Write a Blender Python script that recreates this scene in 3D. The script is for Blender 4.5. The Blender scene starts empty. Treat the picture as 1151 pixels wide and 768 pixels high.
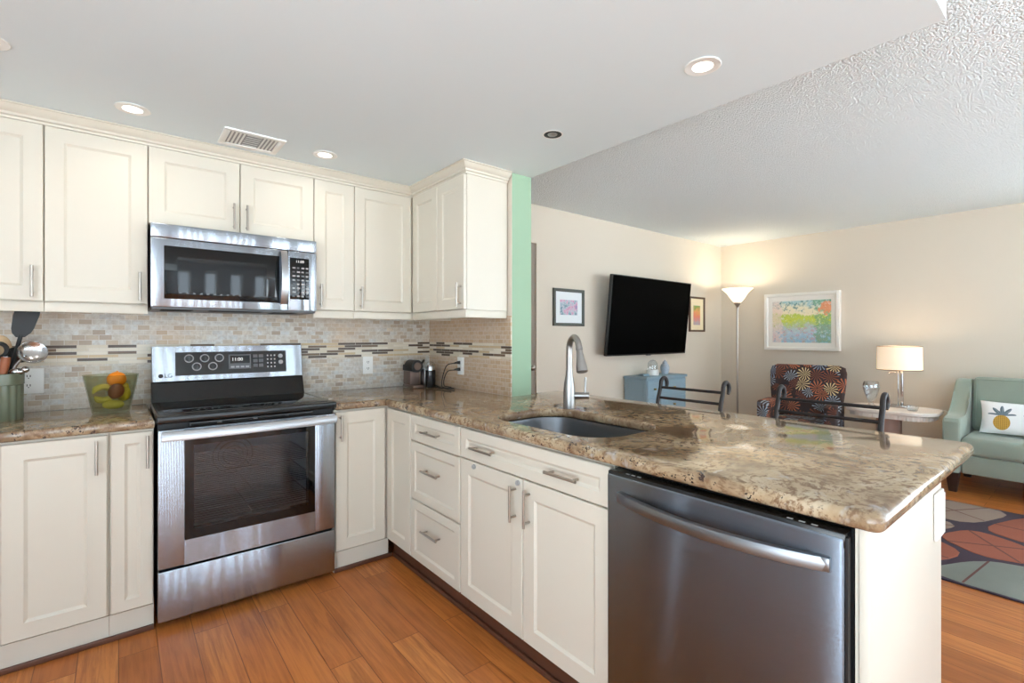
import bpy, bmesh, math, random
from mathutils import Vector, Matrix
C = bpy.context.scene
random.seed(7)
PI = math.pi

# ------------------------------------------------------------------ camera, world, exposure
cam_d = bpy.data.cameras.new('camera')
cam_d.sensor_width = 36.0
cam_d.lens = 544.8 / 1151 * 36.0
cam_d.shift_y = -6.5 / 1151
cam_d.clip_start = 0.05
cam = bpy.data.objects.new('camera', cam_d)
C.collection.objects.link(cam)
cam.location = (0, 0, 1.28)
cam.rotation_euler = (PI / 2, 0, math.radians(50.94 - 90))
C.camera = cam
C.view_settings.view_transform = 'Standard'
C.view_settings.look = 'None'
C.view_settings.gamma = 1
C.view_settings.use_curve_mapping = False
C.view_settings.exposure = 0.0
EXPO = -0.42
WORLD = 17.0
CAN_W, TORCH_W, LAMP_W = 1.0, 7.0, 4.0
world = bpy.data.worlds.new('sky'); C.world = world
world.use_nodes = True
wn = world.node_tree
bg = wn.nodes['Background']; bg.inputs[1].default_value = WORLD
# pale sky; lower half brightened, as added light for the ceilings
wtc = wn.nodes.new('ShaderNodeTexCoord'); wsp = wn.nodes.new('ShaderNodeSeparateXYZ'); wr = wn.nodes.new('ShaderNodeValToRGB')
wn.links.new(wtc.outputs['Generated'], wsp.inputs[0])
wm = wn.nodes.new('ShaderNodeMath'); wm.operation = 'MULTIPLY_ADD'; wm.inputs[1].default_value = 0.5; wm.inputs[2].default_value = 0.5
wn.links.new(wsp.outputs[2], wm.inputs[0]); wn.links.new(wm.outputs[0], wr.inputs[0])
wr.color_ramp.elements[0].position = 0.47; wr.color_ramp.elements[0].color = (0.91, 1.03, 1.11, 1)
wr.color_ramp.elements[1].position = 0.52; wr.color_ramp.elements[1].color = (0.40, 0.48, 0.55, 1)
wn.links.new(wr.outputs[0], bg.inputs[0])
C.view_settings.exposure = EXPO
C.cycles.max_bounces = 12
C.cycles.diffuse_bounces = 7
C.cycles.glossy_bounces = 5
C.cycles.transmission_bounces = 10
C.cycles.transparent_max_bounces = 12
C.cycles.sample_clamp_indirect = 25.0
C.cycles.caustics_reflective = False
C.cycles.caustics_refractive = False

# room dimensions (metres). x runs along the range wall, y towards it
YW, XW = 3.25, 1.835              # range wall, tiled side of the short return wall
YT, XF = 3.20, 6.12               # television wall, far wall
XL, YF = -1.70, -3.40             # left wall, window wall behind the viewer
ZK, ZL = 2.26, 2.44               # kitchen soffit, living room ceiling
CT, CB = 0.918, 0.878             # counter top, underside
YB, XP = 2.621, 1.198             # door faces of range-side and peninsula base cabinets
YU, XU = 2.92, 1.515              # door faces of the wall cabinets

# daylight comes in through the window openings, some added as fill; a portal at each only guides sampling
WINS = [(-1.1 + .36 * k, -1.1 + .36 * k + .18) for k in range(10)] + [(3.05, 4.15), (4.6, 5.7)]   # a row of narrow lights, then two wide ones
RFILL = (-3.2, -0.8)               # unseen opening added in the far wall to light ceiling and television wall
WZ0, WZ1 = 0.06, 2.30
def portal(loc, rot, sx, sy):
    l = bpy.data.lights.new('window_portal', 'AREA'); l.shape = 'RECTANGLE'; l.size = sx; l.size_y = sy
    l.cycles.is_portal = True
    o = bpy.data.objects.new('window_portal', l); C.collection.objects.link(o)
    o.location = loc; o.rotation_euler = rot
for a, b in [(-1.1, 2.35), (2.8, 5.9)]:
    portal(((a + b) / 2, YF - 0.16, (WZ0 + WZ1) / 2), (PI / 2, 0, PI), b - a, WZ1 - WZ0)
portal((XF + 0.16, sum(RFILL) / 2, (WZ0 + WZ1) / 2), (PI / 2, 0, -PI / 2), RFILL[1] - RFILL[0], WZ1 - WZ0)
LWIN = (2.58, 2.72)               # slim window in the left wall
LFILL = (-2.9, 0.50)              # unseen opening added in the left wall to fill the peninsula fronts
portal((XL - 0.16, sum(LFILL) / 2, (WZ0 + WZ1) / 2), (PI / 2, 0, PI / 2), LFILL[1] - LFILL[0], WZ1 - WZ0)
portal((XL - 0.16, sum(LWIN) / 2, 1.3), (PI / 2, 0, PI / 2), LWIN[1] - LWIN[0], 1.7)

# ------------------------------------------------------------------ materials
def lin(c):
    out = []
    for v in c[:3]:
        v /= 255.0
        out.append(v / 12.92 if v <= 0.04045 else ((v + 0.055) / 1.055) ** 2.4)
    return (*out, 1.0)

class NT:
    """small helper around a material's node tree"""
    def __init__(s, name):
        s.m = bpy.data.materials.new(name); s.m.use_nodes = True
        s.t = s.m.node_tree; s.b = s.t.nodes['Principled BSDF']
    def n(s, typ, **kw):
        nd = s.t.nodes.new(typ)
        for k, v in kw.items():
            if k.startswith('i_'):
                key = k[2:]
                key = int(key) if key.isdigit() else key.replace('_', ' ')
                s.put(nd.inputs[key], v)
            else: setattr(nd, k, v)
        return nd
    def put(s, sock, v):
        if isinstance(v, bpy.types.NodeSocket): s.t.links.new(v, sock)
        else: sock.default_value = v
    def math(s, op, a, b=None, c=None, clamp=False):
        nd = s.t.nodes.new('ShaderNodeMath'); nd.operation = op; nd.use_clamp = clamp
        for i, v in enumerate((a, b, c)):
            if v is not None: s.put(nd.inputs[i], v)
        return nd.outputs[0]
    def mix(s, f, a, b, mode='MIX'):
        nd = s.t.nodes.new('ShaderNodeMix'); nd.data_type = 'RGBA'; nd.blend_type = mode
        s.put(nd.inputs[0], f); s.put(nd.inputs[6], a); s.put(nd.inputs[7], b)
        return nd.outputs[2]
    def ramp(s, f, stops, interp='LINEAR'):
        nd = s.t.nodes.new('ShaderNodeValToRGB'); nd.color_ramp.interpolation = interp
        e = nd.color_ramp.elements
        while len(e) < len(stops): e.new(0.5)
        for el, (p, c) in zip(e, stops): el.position = p; el.color = c
        s.put(nd.inputs[0], f)
        return nd.outputs[0]
    def coords(s, scale=(1, 1, 1), rot=(0, 0, 0), loc=(0, 0, 0), kind='Object'):
        tc = s.t.nodes.new('ShaderNodeTexCoord')
        mp = s.t.nodes.new('ShaderNodeMapping')
        mp.inputs['Scale'].default_value = scale; mp.inputs['Rotation'].default_value = rot; mp.inputs['Location'].default_value = loc
        s.t.links.new(tc.outputs[kind], mp.inputs[0])
        return mp.outputs[0]
    def noise(s, vec, scale, detail=2, rough=0.5, out='Fac', dist=0.0):
        nd = s.t.nodes.new('ShaderNodeTexNoise')
        s.put(nd.inputs['Vector'], vec); nd.inputs['Scale'].default_value = scale
        nd.inputs['Detail'].default_value = detail; nd.inputs['Roughness'].default_value = rough
        nd.inputs['Distortion'].default_value = dist
        return nd.outputs[out]
    def vor(s, vec, scale, feature='F1', out='Distance', rnd=1.0):
        nd = s.t.nodes.new('ShaderNodeTexVoronoi'); nd.feature = feature
        s.put(nd.inputs['Vector'], vec); nd.inputs['Scale'].default_value = scale
        nd.inputs['Randomness'].default_value = rnd
        return nd.outputs[out]
    def xyz(s, vec):
        nd = s.t.nodes.new('ShaderNodeSeparateXYZ'); s.put(nd.inputs[0], vec); return nd.outputs
    def comb(s, x, y, z=0.0):
        nd = s.t.nodes.new('ShaderNodeCombineXYZ')
        for i, v in enumerate((x, y, z)): s.put(nd.inputs[i], v)
        return nd.outputs[0]
    def bump(s, h, strength, dist=0.01):
        nd = s.t.nodes.new('ShaderNodeBump'); nd.inputs['Strength'].default_value = strength
        nd.inputs['Distance'].default_value = dist
        s.put(nd.inputs['Height'], h); s.t.links.new(nd.outputs[0], s.b.inputs['Normal'])
    def set(s, col=None, rough=None, metal=None, **kw):
        if col is not None: s.put(s.b.inputs['Base Color'], col)
        if rough is not None: s.put(s.b.inputs['Roughness'], rough)
        if metal is not None: s.put(s.b.inputs['Metallic'], metal)
        for k, v in kw.items(): s.put(s.b.inputs[k.replace('_', ' ')], v)
        return s.m

def plain(name, col, rough=0.5, metal=0.0, var=0.03, scale=8.0, **kw):
    """one colour with a faint procedural mottling"""
    t = NT(name); c = lin(col)
    f = t.noise(t.coords(), scale, 3)
    d = tuple(max(0, v * (1 - var)) for v in c[:3]) + (1,)
    return t.set(t.mix(f, d, c), rough, metal, **kw)

M = {}
M['cream'] = plain('cream_paint', (212, 205, 190), 0.42, var=0.02)
M['wall'] = plain('beige_wall_paint', (216, 206, 190), 0.85, var=0.02, scale=2)
M['cool_wall'] = plain('cool_bounce_wall_paint', (218, 224, 230), 0.85, var=0.02, scale=2)  # unseen walls, toned cool to neutralise the warm bounced light
M['green'] = plain('green_wall_paint', (152, 180, 152), 0.8, var=0.02)
M['white'] = plain('white_plastic', (236, 236, 232), 0.35, var=0.01)
M['white_frame'] = plain('white_frame_wood', (236, 232, 224), 0.45, var=0.02)
M['black'] = plain('black_enamel', (16, 16, 17), 0.22, var=0.1)
M['black_matte'] = plain('black_plastic', (22, 22, 23), 0.5, var=0.1)
M['dark_gap'] = plain('dark_void', (14, 13, 12), 0.9)
M['screen'] = plain('black_screen', (1, 1, 1), 0.6, Specular_IOR_Level=0.03)
M['black_glass'] = plain('black_glass', (10, 10, 11), 0.04)
M['nickel'] = plain('satin_nickel', (176, 168, 158), 0.32, 1.0)
M['chrome'] = plain('brushed_chrome', (196, 196, 196), 0.22, 1.0)
M['iron'] = plain('wrought_iron', (58, 54, 54), 0.45, 0.6, var=0.3, scale=30)
M['taupe'] = plain('taupe_door_paint', (142, 130, 117), 0.7)
M['kick'] = plain('toe_kick_paint', (205, 198, 184), 0.6)
M['grey_mark'] = plain('grey_print', (165, 165, 165), 0.5)
M['grey_key'] = plain('grey_keys', (92, 93, 95), 0.4)
M['brown_wood'] = plain('brown_wood_frame', (96, 72, 54), 0.5, var=0.3, scale=20)
M['dark_frame'] = plain('grey_green_frame', (84, 88, 82), 0.5, var=0.2, scale=20)
M['mat_board'] = plain('mat_board', (228, 234, 236), 0.8, var=0.01)
M['cream_mat'] = plain('cream_mat_board', (240, 226, 190), 0.8, var=0.01)
M['dresser'] = plain('blue_grey_paint', (138, 164, 178), 0.5, var=0.06)
M['brass'] = plain('brass', (190, 160, 90), 0.3, 1.0)
M['stone'] = plain('pale_stone', (226, 216, 206), 0.35, var=0.12, scale=25)
M['pink_stone'] = plain('rosy_stone', (176, 146, 134), 0.6, var=0.1, scale=20)
M['darkwood'] = plain('dark_wood_leg', (44, 26, 20), 0.4)
M['handle_wood'] = plain('red_brown_wood', (160, 92, 56), 0.5, var=0.3, scale=25)
M['pale_wood'] = plain('pale_wood', (214, 180, 138), 0.6, var=0.15, scale=25)
M['crock'] = plain('sage_glaze', (110, 117, 98), 0.15, var=0.15, scale=12)
M['orange'] = plain('orange_peel', (250, 146, 22), 0.45, var=0.12, scale=60)
M['mango'] = plain('mango_skin', (132, 72, 46), 0.35, var=0.4, scale=14)
M['pear'] = plain('yellow_pear_skin', (218, 190, 56), 0.4, var=0.25, scale=16)
M['banana'] = plain('green_banana_skin', (206, 190, 84), 0.5, var=0.3, scale=18)
M['copper'] = plain('copper_grey_panel', (120, 100, 90), 0.35, 0.5, var=0.2)
M['liner'] = plain('grey_speckled_enamel', (208, 210, 212), 0.35, var=0.3, scale=90)
M['shoe'] = plain('brown_shoe_moulding', (92, 56, 40), 0.45, var=0.2)
M['blue_pot'] = plain('blue_and_white_china', (190, 205, 220), 0.25, var=0.35, scale=60)

def ceiling_mats():
    t = NT('smooth_ceiling_paint')
    M['ceil'] = t.set(t.mix(t.noise(t.coords(), 1.2, 2), lin((219, 229, 232)), lin((223, 233, 236))), 0.9)
    t = NT('popcorn_ceiling')
    v = t.coords()
    h = t.math('ADD', t.math('MULTIPLY', t.noise(v, 160, 2, 0.6), 0.6), t.math('MULTIPLY', t.vor(v, 120), -0.9))
    t.bump(h, 0.7, 0.013)
    M['popcorn'] = t.set(lin((233, 242, 245)), 0.95)
ceiling_mats()

def steel(name, base, rough, brush=0.65, wave=0.05, ws=9.0):
    """stainless brushed sideways: fine scratches scatter light up and down, the sheet is slightly wavy sideways"""
    t = NT(name)
    o = t.xyz(t.coords())
    def rnd(k):
        wn_ = t.n('ShaderNodeTexWhiteNoise', noise_dimensions='1D'); t.put(wn_.inputs['W'], t.math('MULTIPLY', o[2], k)); return wn_.outputs['Value']
    scratch = t.math('MULTIPLY', t.math('ADD', rnd(41234.0), rnd(91571.0)), 0.5)
    soft = t.noise(t.coords(scale=(3, 3, 160)), 1.0, 2)
    w = t.noise(t.coords(scale=(ws, ws, 1.7)), 1.0, 1)
    dz = t.math('MULTIPLY', t.math('SUBTRACT', scratch, 0.5), brush)
    dw = t.math('MULTIPLY', t.math('SUBTRACT', w, 0.5), wave)
    g = t.n('ShaderNodeNewGeometry')
    ad = t.n('ShaderNodeVectorMath', operation='ADD'); t.put(ad.inputs[0], g.outputs['Normal']); t.put(ad.inputs[1], t.comb(dw, dw, dz))
    nm = t.n('ShaderNodeVectorMath', operation='NORMALIZE'); t.put(nm.inputs[0], ad.outputs[0])
    t.t.links.new(nm.outputs[0], t.b.inputs['Normal'])
    c = lin(base); d = tuple(v * 0.88 for v in c[:3]) + (1,)
    return t.set(t.mix(soft, d, c), rough, 1.0)
M['steel'] = steel('brushed_stainless', (174, 181, 190), 0.09, wave=0.09)
M['steel_dw'] = steel('dark_brushed_stainless', (126, 135, 146), 0.13, brush=1.1, wave=0.015, ws=4.0)
M['steel_sink'] = plain('sink_stainless', (112, 114, 117), 0.36, 1.0)
M['faucet'] = plain('satin_faucet_nickel', (166, 164, 161), 0.34, 1.0)
M['steel_trim'] = plain('satin_steel_trim', (178, 179, 181), 0.30, 1.0)
M['steel_bar'] = plain('dark_satin_steel', (138, 140, 143), 0.32, 1.0)

def granite():
    t = NT('brown_granite'); v = t.coords()
    warp = t.noise(v, 3.0, 3, out='Color')
    vm = t.n('ShaderNodeVectorMath', operation='MULTIPLY_ADD'); t.put(vm.inputs[0], warp); vm.inputs[1].default_value = (.25, .25, .25); t.put(vm.inputs[2], v)
    w = vm.outputs[0]
    big = t.noise(w, 5.5, 5, 0.65)
    col = t.ramp(big, [(0.28, lin((92, 72, 56))), (0.42, lin((140, 116, 90))), (0.55, lin((172, 150, 120))), (0.72, lin((194, 178, 154)))])
    mid = t.noise(w, 42, 4, 0.7)
    col = t.mix(t.ramp(mid, [(0.40, (1, 1, 1, 1)), (0.52, (0, 0, 0, 1))]), col, lin((122, 96, 72)))
    cool = t.noise(w, 16, 3, 0.6)
    col = t.mix(t.ramp(cool, [(0.60, (0, 0, 0, 1)), (0.72, (.7, .7, .7, 1))]), col, lin((178, 176, 172)))
    wf = t.n('ShaderNodeVectorMath', operation='MULTIPLY_ADD'); t.put(wf.inputs[0], t.noise(v, 90, 2, out='Color')); wf.inputs[1].default_value = (.014, .014, .014); t.put(wf.inputs[2], v)
    speck = t.vor(wf.outputs[0], 110)
    dots = t.math('MULTIPLY', t.math('LESS_THAN', speck, 0.30), t.math('GREATER_THAN', t.noise(w, 22, 3, 0.6), 0.55))
    o = t.xyz(v)
    side = t.math('ADD', t.math('MULTIPLY', t.math('SUBTRACT', o[1], 0.62), 2.2), t.math('MULTIPLY', t.math('SUBTRACT', 1.235, o[0]), 20.0))
    side = t.math('ADD', side, t.math('MULTIPLY', t.math('SUBTRACT', cool, 0.5), 2.0))
    keep = t.math('MAXIMUM', t.math('MINIMUM', side, 1.0), 0.12)
    dots = t.math('MULTIPLY', dots, keep)
    col = t.mix(dots, col, lin((46, 38, 36)))
    veins = t.math('MULTIPLY', t.math('GREATER_THAN', t.noise(w, 26, 5, 0.75), 0.60), t.math('GREATER_THAN', t.noise(v, 4.0, 2), 0.50))
    veins = t.math('MULTIPLY', veins, keep)
    col = t.mix(veins, col, lin((58, 46, 42)))
    return t.set(col, 0.07, 0.0)
M['granite'] = granite()

def wood_floor():
    t = NT('amber_wood_planks')
    o = t.xyz(t.coords())
    v = t.comb(o[1], o[0], 0.0)                     # planks run along y
    br = t.n('ShaderNodeTexBrick'); t.put(br.inputs['Vector'], v)
    br.offset = 0.37; br.offset_frequency = 2
    for k, val in (('Scale', 1.0), ('Mortar Size', 0.0016), ('Mortar Smooth', 0.1), ('Brick Width', 0.94), ('Row Height', 0.126)):
        br.inputs[k].default_value = val
    br.inputs['Color1'].default_value = (0, 0, 0, 1); br.inputs['Color2'].default_value = (1, 1, 1, 1)
    br.inputs['Mortar'].default_value = (.5, .5, .5, 1)
    rnd = br.outputs['Color']
    base = t.ramp(rnd, [(0.0, lin((168, 98, 44))), (0.5, lin((190, 116, 56))), (1.0, lin((206, 134, 72)))])
    gv = t.n('ShaderNodeVectorMath', operation='MULTIPLY_ADD'); t.put(gv.inputs[0], rnd); gv.inputs[1].default_value = (7, 3, 0)
    t.put(gv.inputs[2], t.coords(scale=(30, 1.6, 1)))
    grain = t.noise(gv.outputs[0], 1.6, 5, 0.65, dist=0.6)
    col = t.mix(t.ramp(grain, [(0.35, (0.75, 0.75, 0.75, 1)), (0.6, (0, 0, 0, 1))]), base, lin((140, 74, 32)))
    patch = t.noise(t.coords(scale=(6, 2.2, 1)), 1.0, 3)
    col = t.mix(t.ramp(patch, [(0.45, (0, 0, 0, 1)), (0.75, (.55, .55, .55, 1))]), col, lin((206, 124, 66)))
    col = t.mix(t.math('MULTIPLY', br.outputs['Fac'], 0.75), col, lin((92, 46, 20)))
    t.bump(t.math('MULTIPLY', br.outputs['Fac'], -0.001), 0.5, 1.0)
    return t.set(col, 0.34, Specular_IOR_Level=0.4)
M['floor'] = wood_floor()

def tiles(name, axis, warm_light=0.0):
    """tumbled stone mosaic with a band of thin dark and pale glass strips"""
    t = NT(name); o = t.xyz(t.coords())
    a = o[axis]; z = o[2]
    def brick(w, h, mort, off, zoff=0.0):
        br = t.n('ShaderNodeTexBrick'); t.put(br.inputs['Vector'], t.comb(a, t.math('ADD', z, zoff), 0.0))
        br.offset = off
        for k, val in (('Scale', 1.0), ('Mortar Size', mort), ('Mortar Smooth', 0.2), ('Brick Width', w), ('Row Height', h)):
            br.inputs[k].default_value = val
        br.inputs['Color1'].default_value = (0, 0, 0, 1); br.inputs['Color2'].default_value = (1, 1, 1, 1); br.inputs['Mortar'].default_value = (.5, .5, .5, 1)
        return br.outputs['Color'], br.outputs['Fac']
    rnd, mor = brick(0.052, 0.0262, 0.0016, 0.5)
    stone = t.ramp(rnd, [(0.0, lin((160, 142, 124))), (0.16, lin((192, 174, 152))), (0.34, lin((206, 200, 188))), (0.6, lin((212, 212, 208))),
                         (0.8, lin((196, 198, 196))), (1.0, lin((216, 202, 180)))])
    mott = t.noise(t.coords(), 60, 4, 0.6)
    stone = t.mix(t.ramp(mott, [(0.35, (0, 0, 0, 1)), (0.7, (.75, .75, .75, 1))]), stone, lin((172, 156, 138)))
    if warm_light: stone = t.mix(warm_light, stone, t.mix(mott, lin((206, 172, 134)), lin((188, 150, 112))))
    warm = t.noise(t.coords(), 3.2, 2)
    stone = t.mix(t.ramp(warm, [(0.5, (0, 0, 0, 1)), (0.75, (.6, .6, .6, 1))]), stone, lin((206, 176, 142)))
    stone = t.mix(t.math('MULTIPLY', mor, 0.55), stone, lin((214, 208, 198)))
    rb, mb = brick(0.118, 0.0165, 0.0012, 0.37, zoff=0.004)
    n2 = t.math('FRACT', t.math('MULTIPLY', rb, 7.13))
    band = t.ramp(n2, [(0.0, lin((74, 56, 40))), (0.30, lin((106, 84, 62))), (0.42, lin((206, 194, 172))), (0.62, lin((218, 208, 190))), (0.85, lin((196, 172, 136)))], 'CONSTANT')
    band = t.mix(mb, band, lin((206, 198, 184)))
    inb = t.math('MULTIPLY', t.math('GREATER_THAN', z, 1.1345), t.math('LESS_THAN', z, 1.2335))
    col = t.mix(inb, stone, band)
    t.bump(t.math('ADD', t.math('MULTIPLY', mor, -0.0012), t.math('MULTIPLY', mott, 0.0006)), 0.7, 1.0)
    return t.set(col, t.math('SUBTRACT', 0.42, t.math('MULTIPLY', inb, 0.1)))
M['tile_x'] = tiles('stone_mosaic_range_wall', 0)
M['tile_y'] = tiles('stone_mosaic_return_wall_warm_lit', 1, 0.62)  # same stone as the range wall, with warm light painted into its colour

def glass(name, col, rough=0.02, ior=1.45, thin=True):
    t = NT(name)
    return t.set(lin(col), rough, 0.0, Transmission_Weight=1.0, IOR=ior)
M['clear'] = None
M['smoke'] = None
def pane_mat():
    t = NT('window_pane')
    tr = t.n('ShaderNodeBsdfTransparent'); gl = t.n('ShaderNodeBsdfGlossy'); gl.inputs['Roughness'].default_value = 0.02
    mx = t.n('ShaderNodeMixShader'); mx.inputs[0].default_value = 0.06
    t.t.links.new(tr.outputs[0], mx.inputs[1]); t.t.links.new(gl.outputs[0], mx.inputs[2])
    t.t.links.new(mx.outputs[0], t.t.nodes['Material Output'].inputs[0])
    return t.m
M['pane'] = pane_mat()
def thin_glass(name, col, gloss, rough=0.03):
    t = NT(name)
    tr = t.n('ShaderNodeBsdfTransparent'); gl = t.n('ShaderNodeBsdfGlossy'); gl.inputs['Roughness'].default_value = rough
    f = t.noise(t.coords(), 3, 1)
    t.put(tr.inputs[0], t.mix(f, lin(col), lin(col)))
    lw_ = t.n('ShaderNodeLayerWeight'); lw_.inputs[0].default_value = 0.5
    fr = t.math('MULTIPLY_ADD', t.math('POWER', lw_.outputs['Facing'], 5.0), 0.9, 0.045)
    mx = t.n('ShaderNodeMixShader'); t.put(mx.inputs[0], t.math('MULTIPLY', fr, gloss, clamp=True))
    t.t.links.new(tr.outputs[0], mx.inputs[1]); t.t.links.new(gl.outputs[0], mx.inputs[2])
    t.t.links.new(mx.outputs[0], t.t.nodes['Material Output'].inputs[0])
    return t.m
M['smoke'] = thin_glass('smoky_olive_glass', (232, 233, 221), 0.8)
M['oven_glass'] = thin_glass('tinted_oven_glass', (214, 216, 218), 1.0)
M['clear'] = thin_glass('clear_glass', (248, 251, 253), 3.0, 0.05)
def emit(name, col, strength, base=(240, 236, 228), rough=0.5):
    t = NT(name)
    f = t.noise(t.coords(), 4, 1)
    return t.set(t.mix(f, lin(base), lin(base)), rough, Emission_Color=lin(col), Emission_Strength=strength)
M['can_glow'] = emit('lit_lamp_lens', (255, 244, 226), 5.0)
M['shade_glow'] = emit('lit_linen_shade', (255, 226, 190), 0.62, (250, 232, 208), 0.9)
M['bowl_glow'] = emit('lit_frosted_glass', (255, 240, 214), 1.8, (246, 240, 228), 0.3)
M['led'] = emit('pale_display_digits', (190, 210, 220), 0.5)

def fabric(name, col, var=0.25, rough=0.95, sheen=0.25):
    t = NT(name); v = t.coords()
    c = lin(col); d = tuple(x * (1 - var) for x in c[:3]) + (1,)
    f = t.math('ADD', t.math('MULTIPLY', t.noise(v, 7, 3), 0.6), t.math('MULTIPLY', t.noise(v, 260, 2), 0.4))
    t.bump(t.noise(v, 320, 2), 0.25, 0.003)
    return t.set(t.mix(f, d, c), rough, Sheen_Weight=sheen)
M['sofa'] = fabric('sage_velvet', (152, 164, 150))
M['stool_seat'] = fabric('tan_seat_fabric', (170, 150, 120))

def burst_fabric():
    """firework-like bursts of fine lines on a dark ground"""
    t = NT('starburst_upholstery'); v = t.coords()
    nd = t.n('ShaderNodeTexVoronoi'); t.put(nd.inputs['Vector'], v); nd.inputs['Scale'].default_value = 8.5
    pos = nd.outputs['Position']
    df = t.n('ShaderNodeVectorMath', operation='SUBTRACT'); t.put(df.inputs[0], v); t.put(df.inputs[1], pos)
    p = t.xyz(df.outputs[0])
    ang = t.math('ARCTAN2', p[2], t.math('ADD', p[1], t.math('MULTIPLY', p[0], 0.3)))
    ln = t.math('GREATER_THAN', t.math('SINE', t.math('MULTIPLY', ang, 13.0)), 0.45)
    dist = nd.outputs['Distance']
    msk = t.math('MULTIPLY', ln, t.math('MULTIPLY', t.math('LESS_THAN', dist, 0.66), t.math('GREATER_THAN', dist, 0.06)))
    r = t.xyz(nd.outputs['Color'])[0]
    bc = t.ramp(r, [(0.0, lin((140, 82, 62))), (0.28, lin((160, 172, 184))), (0.56, lin((196, 116, 80))), (0.76, lin((222, 200, 150))), (0.84, lin((132, 146, 166)))], 'CONSTANT')
    ground = t.ramp(t.noise(v, 5, 3), [(0.4, lin((50, 46, 52))), (0.55, lin((66, 50, 46))), (0.7, lin((58, 58, 66)))])
    return t.set(t.mix(msk, ground, bc), 0.95)
M['burst'] = burst_fabric()

def painting_mat(name, kind):
    t = NT(name); o = t.xyz(t.coords()); 
    v = t.coords()
    if kind == 'meadow':
        wn_ = t.noise(v, 13, 5, 0.75, out='Color')
        wv = t.n('ShaderNodeVectorMath', operation='MULTIPLY_ADD'); t.put(wv.inputs[0], wn_); wv.inputs[1].default_value = (0, .26, .26)
        sh = t.n('ShaderNodeVectorMath', operation='ADD'); t.put(sh.inputs[0], v); sh.inputs[1].default_value = (0, -.13, -.13)
        t.put(wv.inputs[2], sh.outputs[0])
        p = t.xyz(wv.outputs[0]); y, z = p[1], p[2]
        n = t.noise(v, 26, 4, 0.7); n3 = t.noise(v, 44, 4, 0.8)
        f = t.math('MULTIPLY_ADD', z, 1.0 / 0.48, 0.5)
        base = t.ramp(f, [(0.02, lin((158, 196, 214))), (0.22, lin((186, 206, 220))), (0.36, lin((190, 206, 200))), (0.44, lin((186, 206, 130))), (0.54, lin((208, 216, 84))), (0.64, lin((190, 208, 96))), (0.69, lin((240, 228, 190))), (0.84, lin((238, 230, 204))), (0.97, lin((170, 206, 208)))])
        low = t.math('LESS_THAN', f, 0.40)
        base = t.mix(t.math('MULTIPLY', low, t.math('MULTIPLY', t.math('GREATER_THAN', n, 0.53), 0.8)), base, t.ramp(n3, [(0.38, lin((176, 160, 196))), (0.5, lin((226, 178, 176))), (0.6, lin((110, 160, 130)))]))
        tree = t.math('MULTIPLY', t.math('GREATER_THAN', n, 0.55), t.math('GREATER_THAN', f, 0.76))
        base = t.mix(t.math('MULTIPLY', tree, 0.75), base, lin((84, 142, 136)))
        side = t.math('MULTIPLY', t.math('LESS_THAN', y, -0.15), t.math('GREATER_THAN', n, 0.45))
        base = t.mix(t.math('MULTIPLY', side, 0.65), base, lin((112, 172, 128)))
        dy, dz = t.math('ADD', y, 0.26), t.math('SUBTRACT', z, 0.155)
        rr = t.math('ADD', t.math('MULTIPLY', dy, dy), t.math('MULTIPLY', dz, dz))
        base = t.mix(t.math('MULTIPLY', t.math('LESS_THAN', rr, 0.0042), 0.9), base, lin((236, 152, 108)))
        lft = t.math('MULTIPLY', t.math('GREATER_THAN', y, 0.20), t.math('GREATER_THAN', n3, 0.42))
        base = t.mix(t.math('MULTIPLY', lft, 0.7), base, lin((236, 212, 204)))
        base = t.mix(t.math('MULTIPLY', t.math('GREATER_THAN', n3, 0.60), 0.55), base, lin((244, 242, 236)))
        base = t.mix(t.math('MULTIPLY', t.math('LESS_THAN', n3, 0.36), 0.55), base, lin((84, 104, 100)))
    elif kind == 'pastel':
        n = t.noise(v, 16, 4, 0.7)
        base = t.ramp(n, [(0.34, lin((70, 74, 96))), (0.42, lin((130, 160, 172))), (0.5, lin((186, 196, 206))), (0.56, lin((214, 150, 176))), (0.66, lin((150, 140, 176)))])
    else:
        n = t.noise(v, 22, 4, 0.7)
        f = t.math('ADD', t.math('MULTIPLY_ADD', o[2], 2.6, 0.5), t.math('MULTIPLY', t.math('SUBTRACT', n, 0.5), 0.6))
        base = t.ramp(f, [(0.15, lin((176, 170, 176))), (0.4, lin((226, 130, 110))), (0.6, lin((224, 160, 90))), (0.75, lin((130, 160, 80))), (0.95, lin((110, 150, 100)))])
    return t.set(base, 0.5)
M['meadow'] = painting_mat('meadow_print', 'meadow')
M['pastel'] = painting_mat('pastel_print', 'pastel')
M['floral'] = painting_mat('orange_green_print', 'floral')

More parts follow.
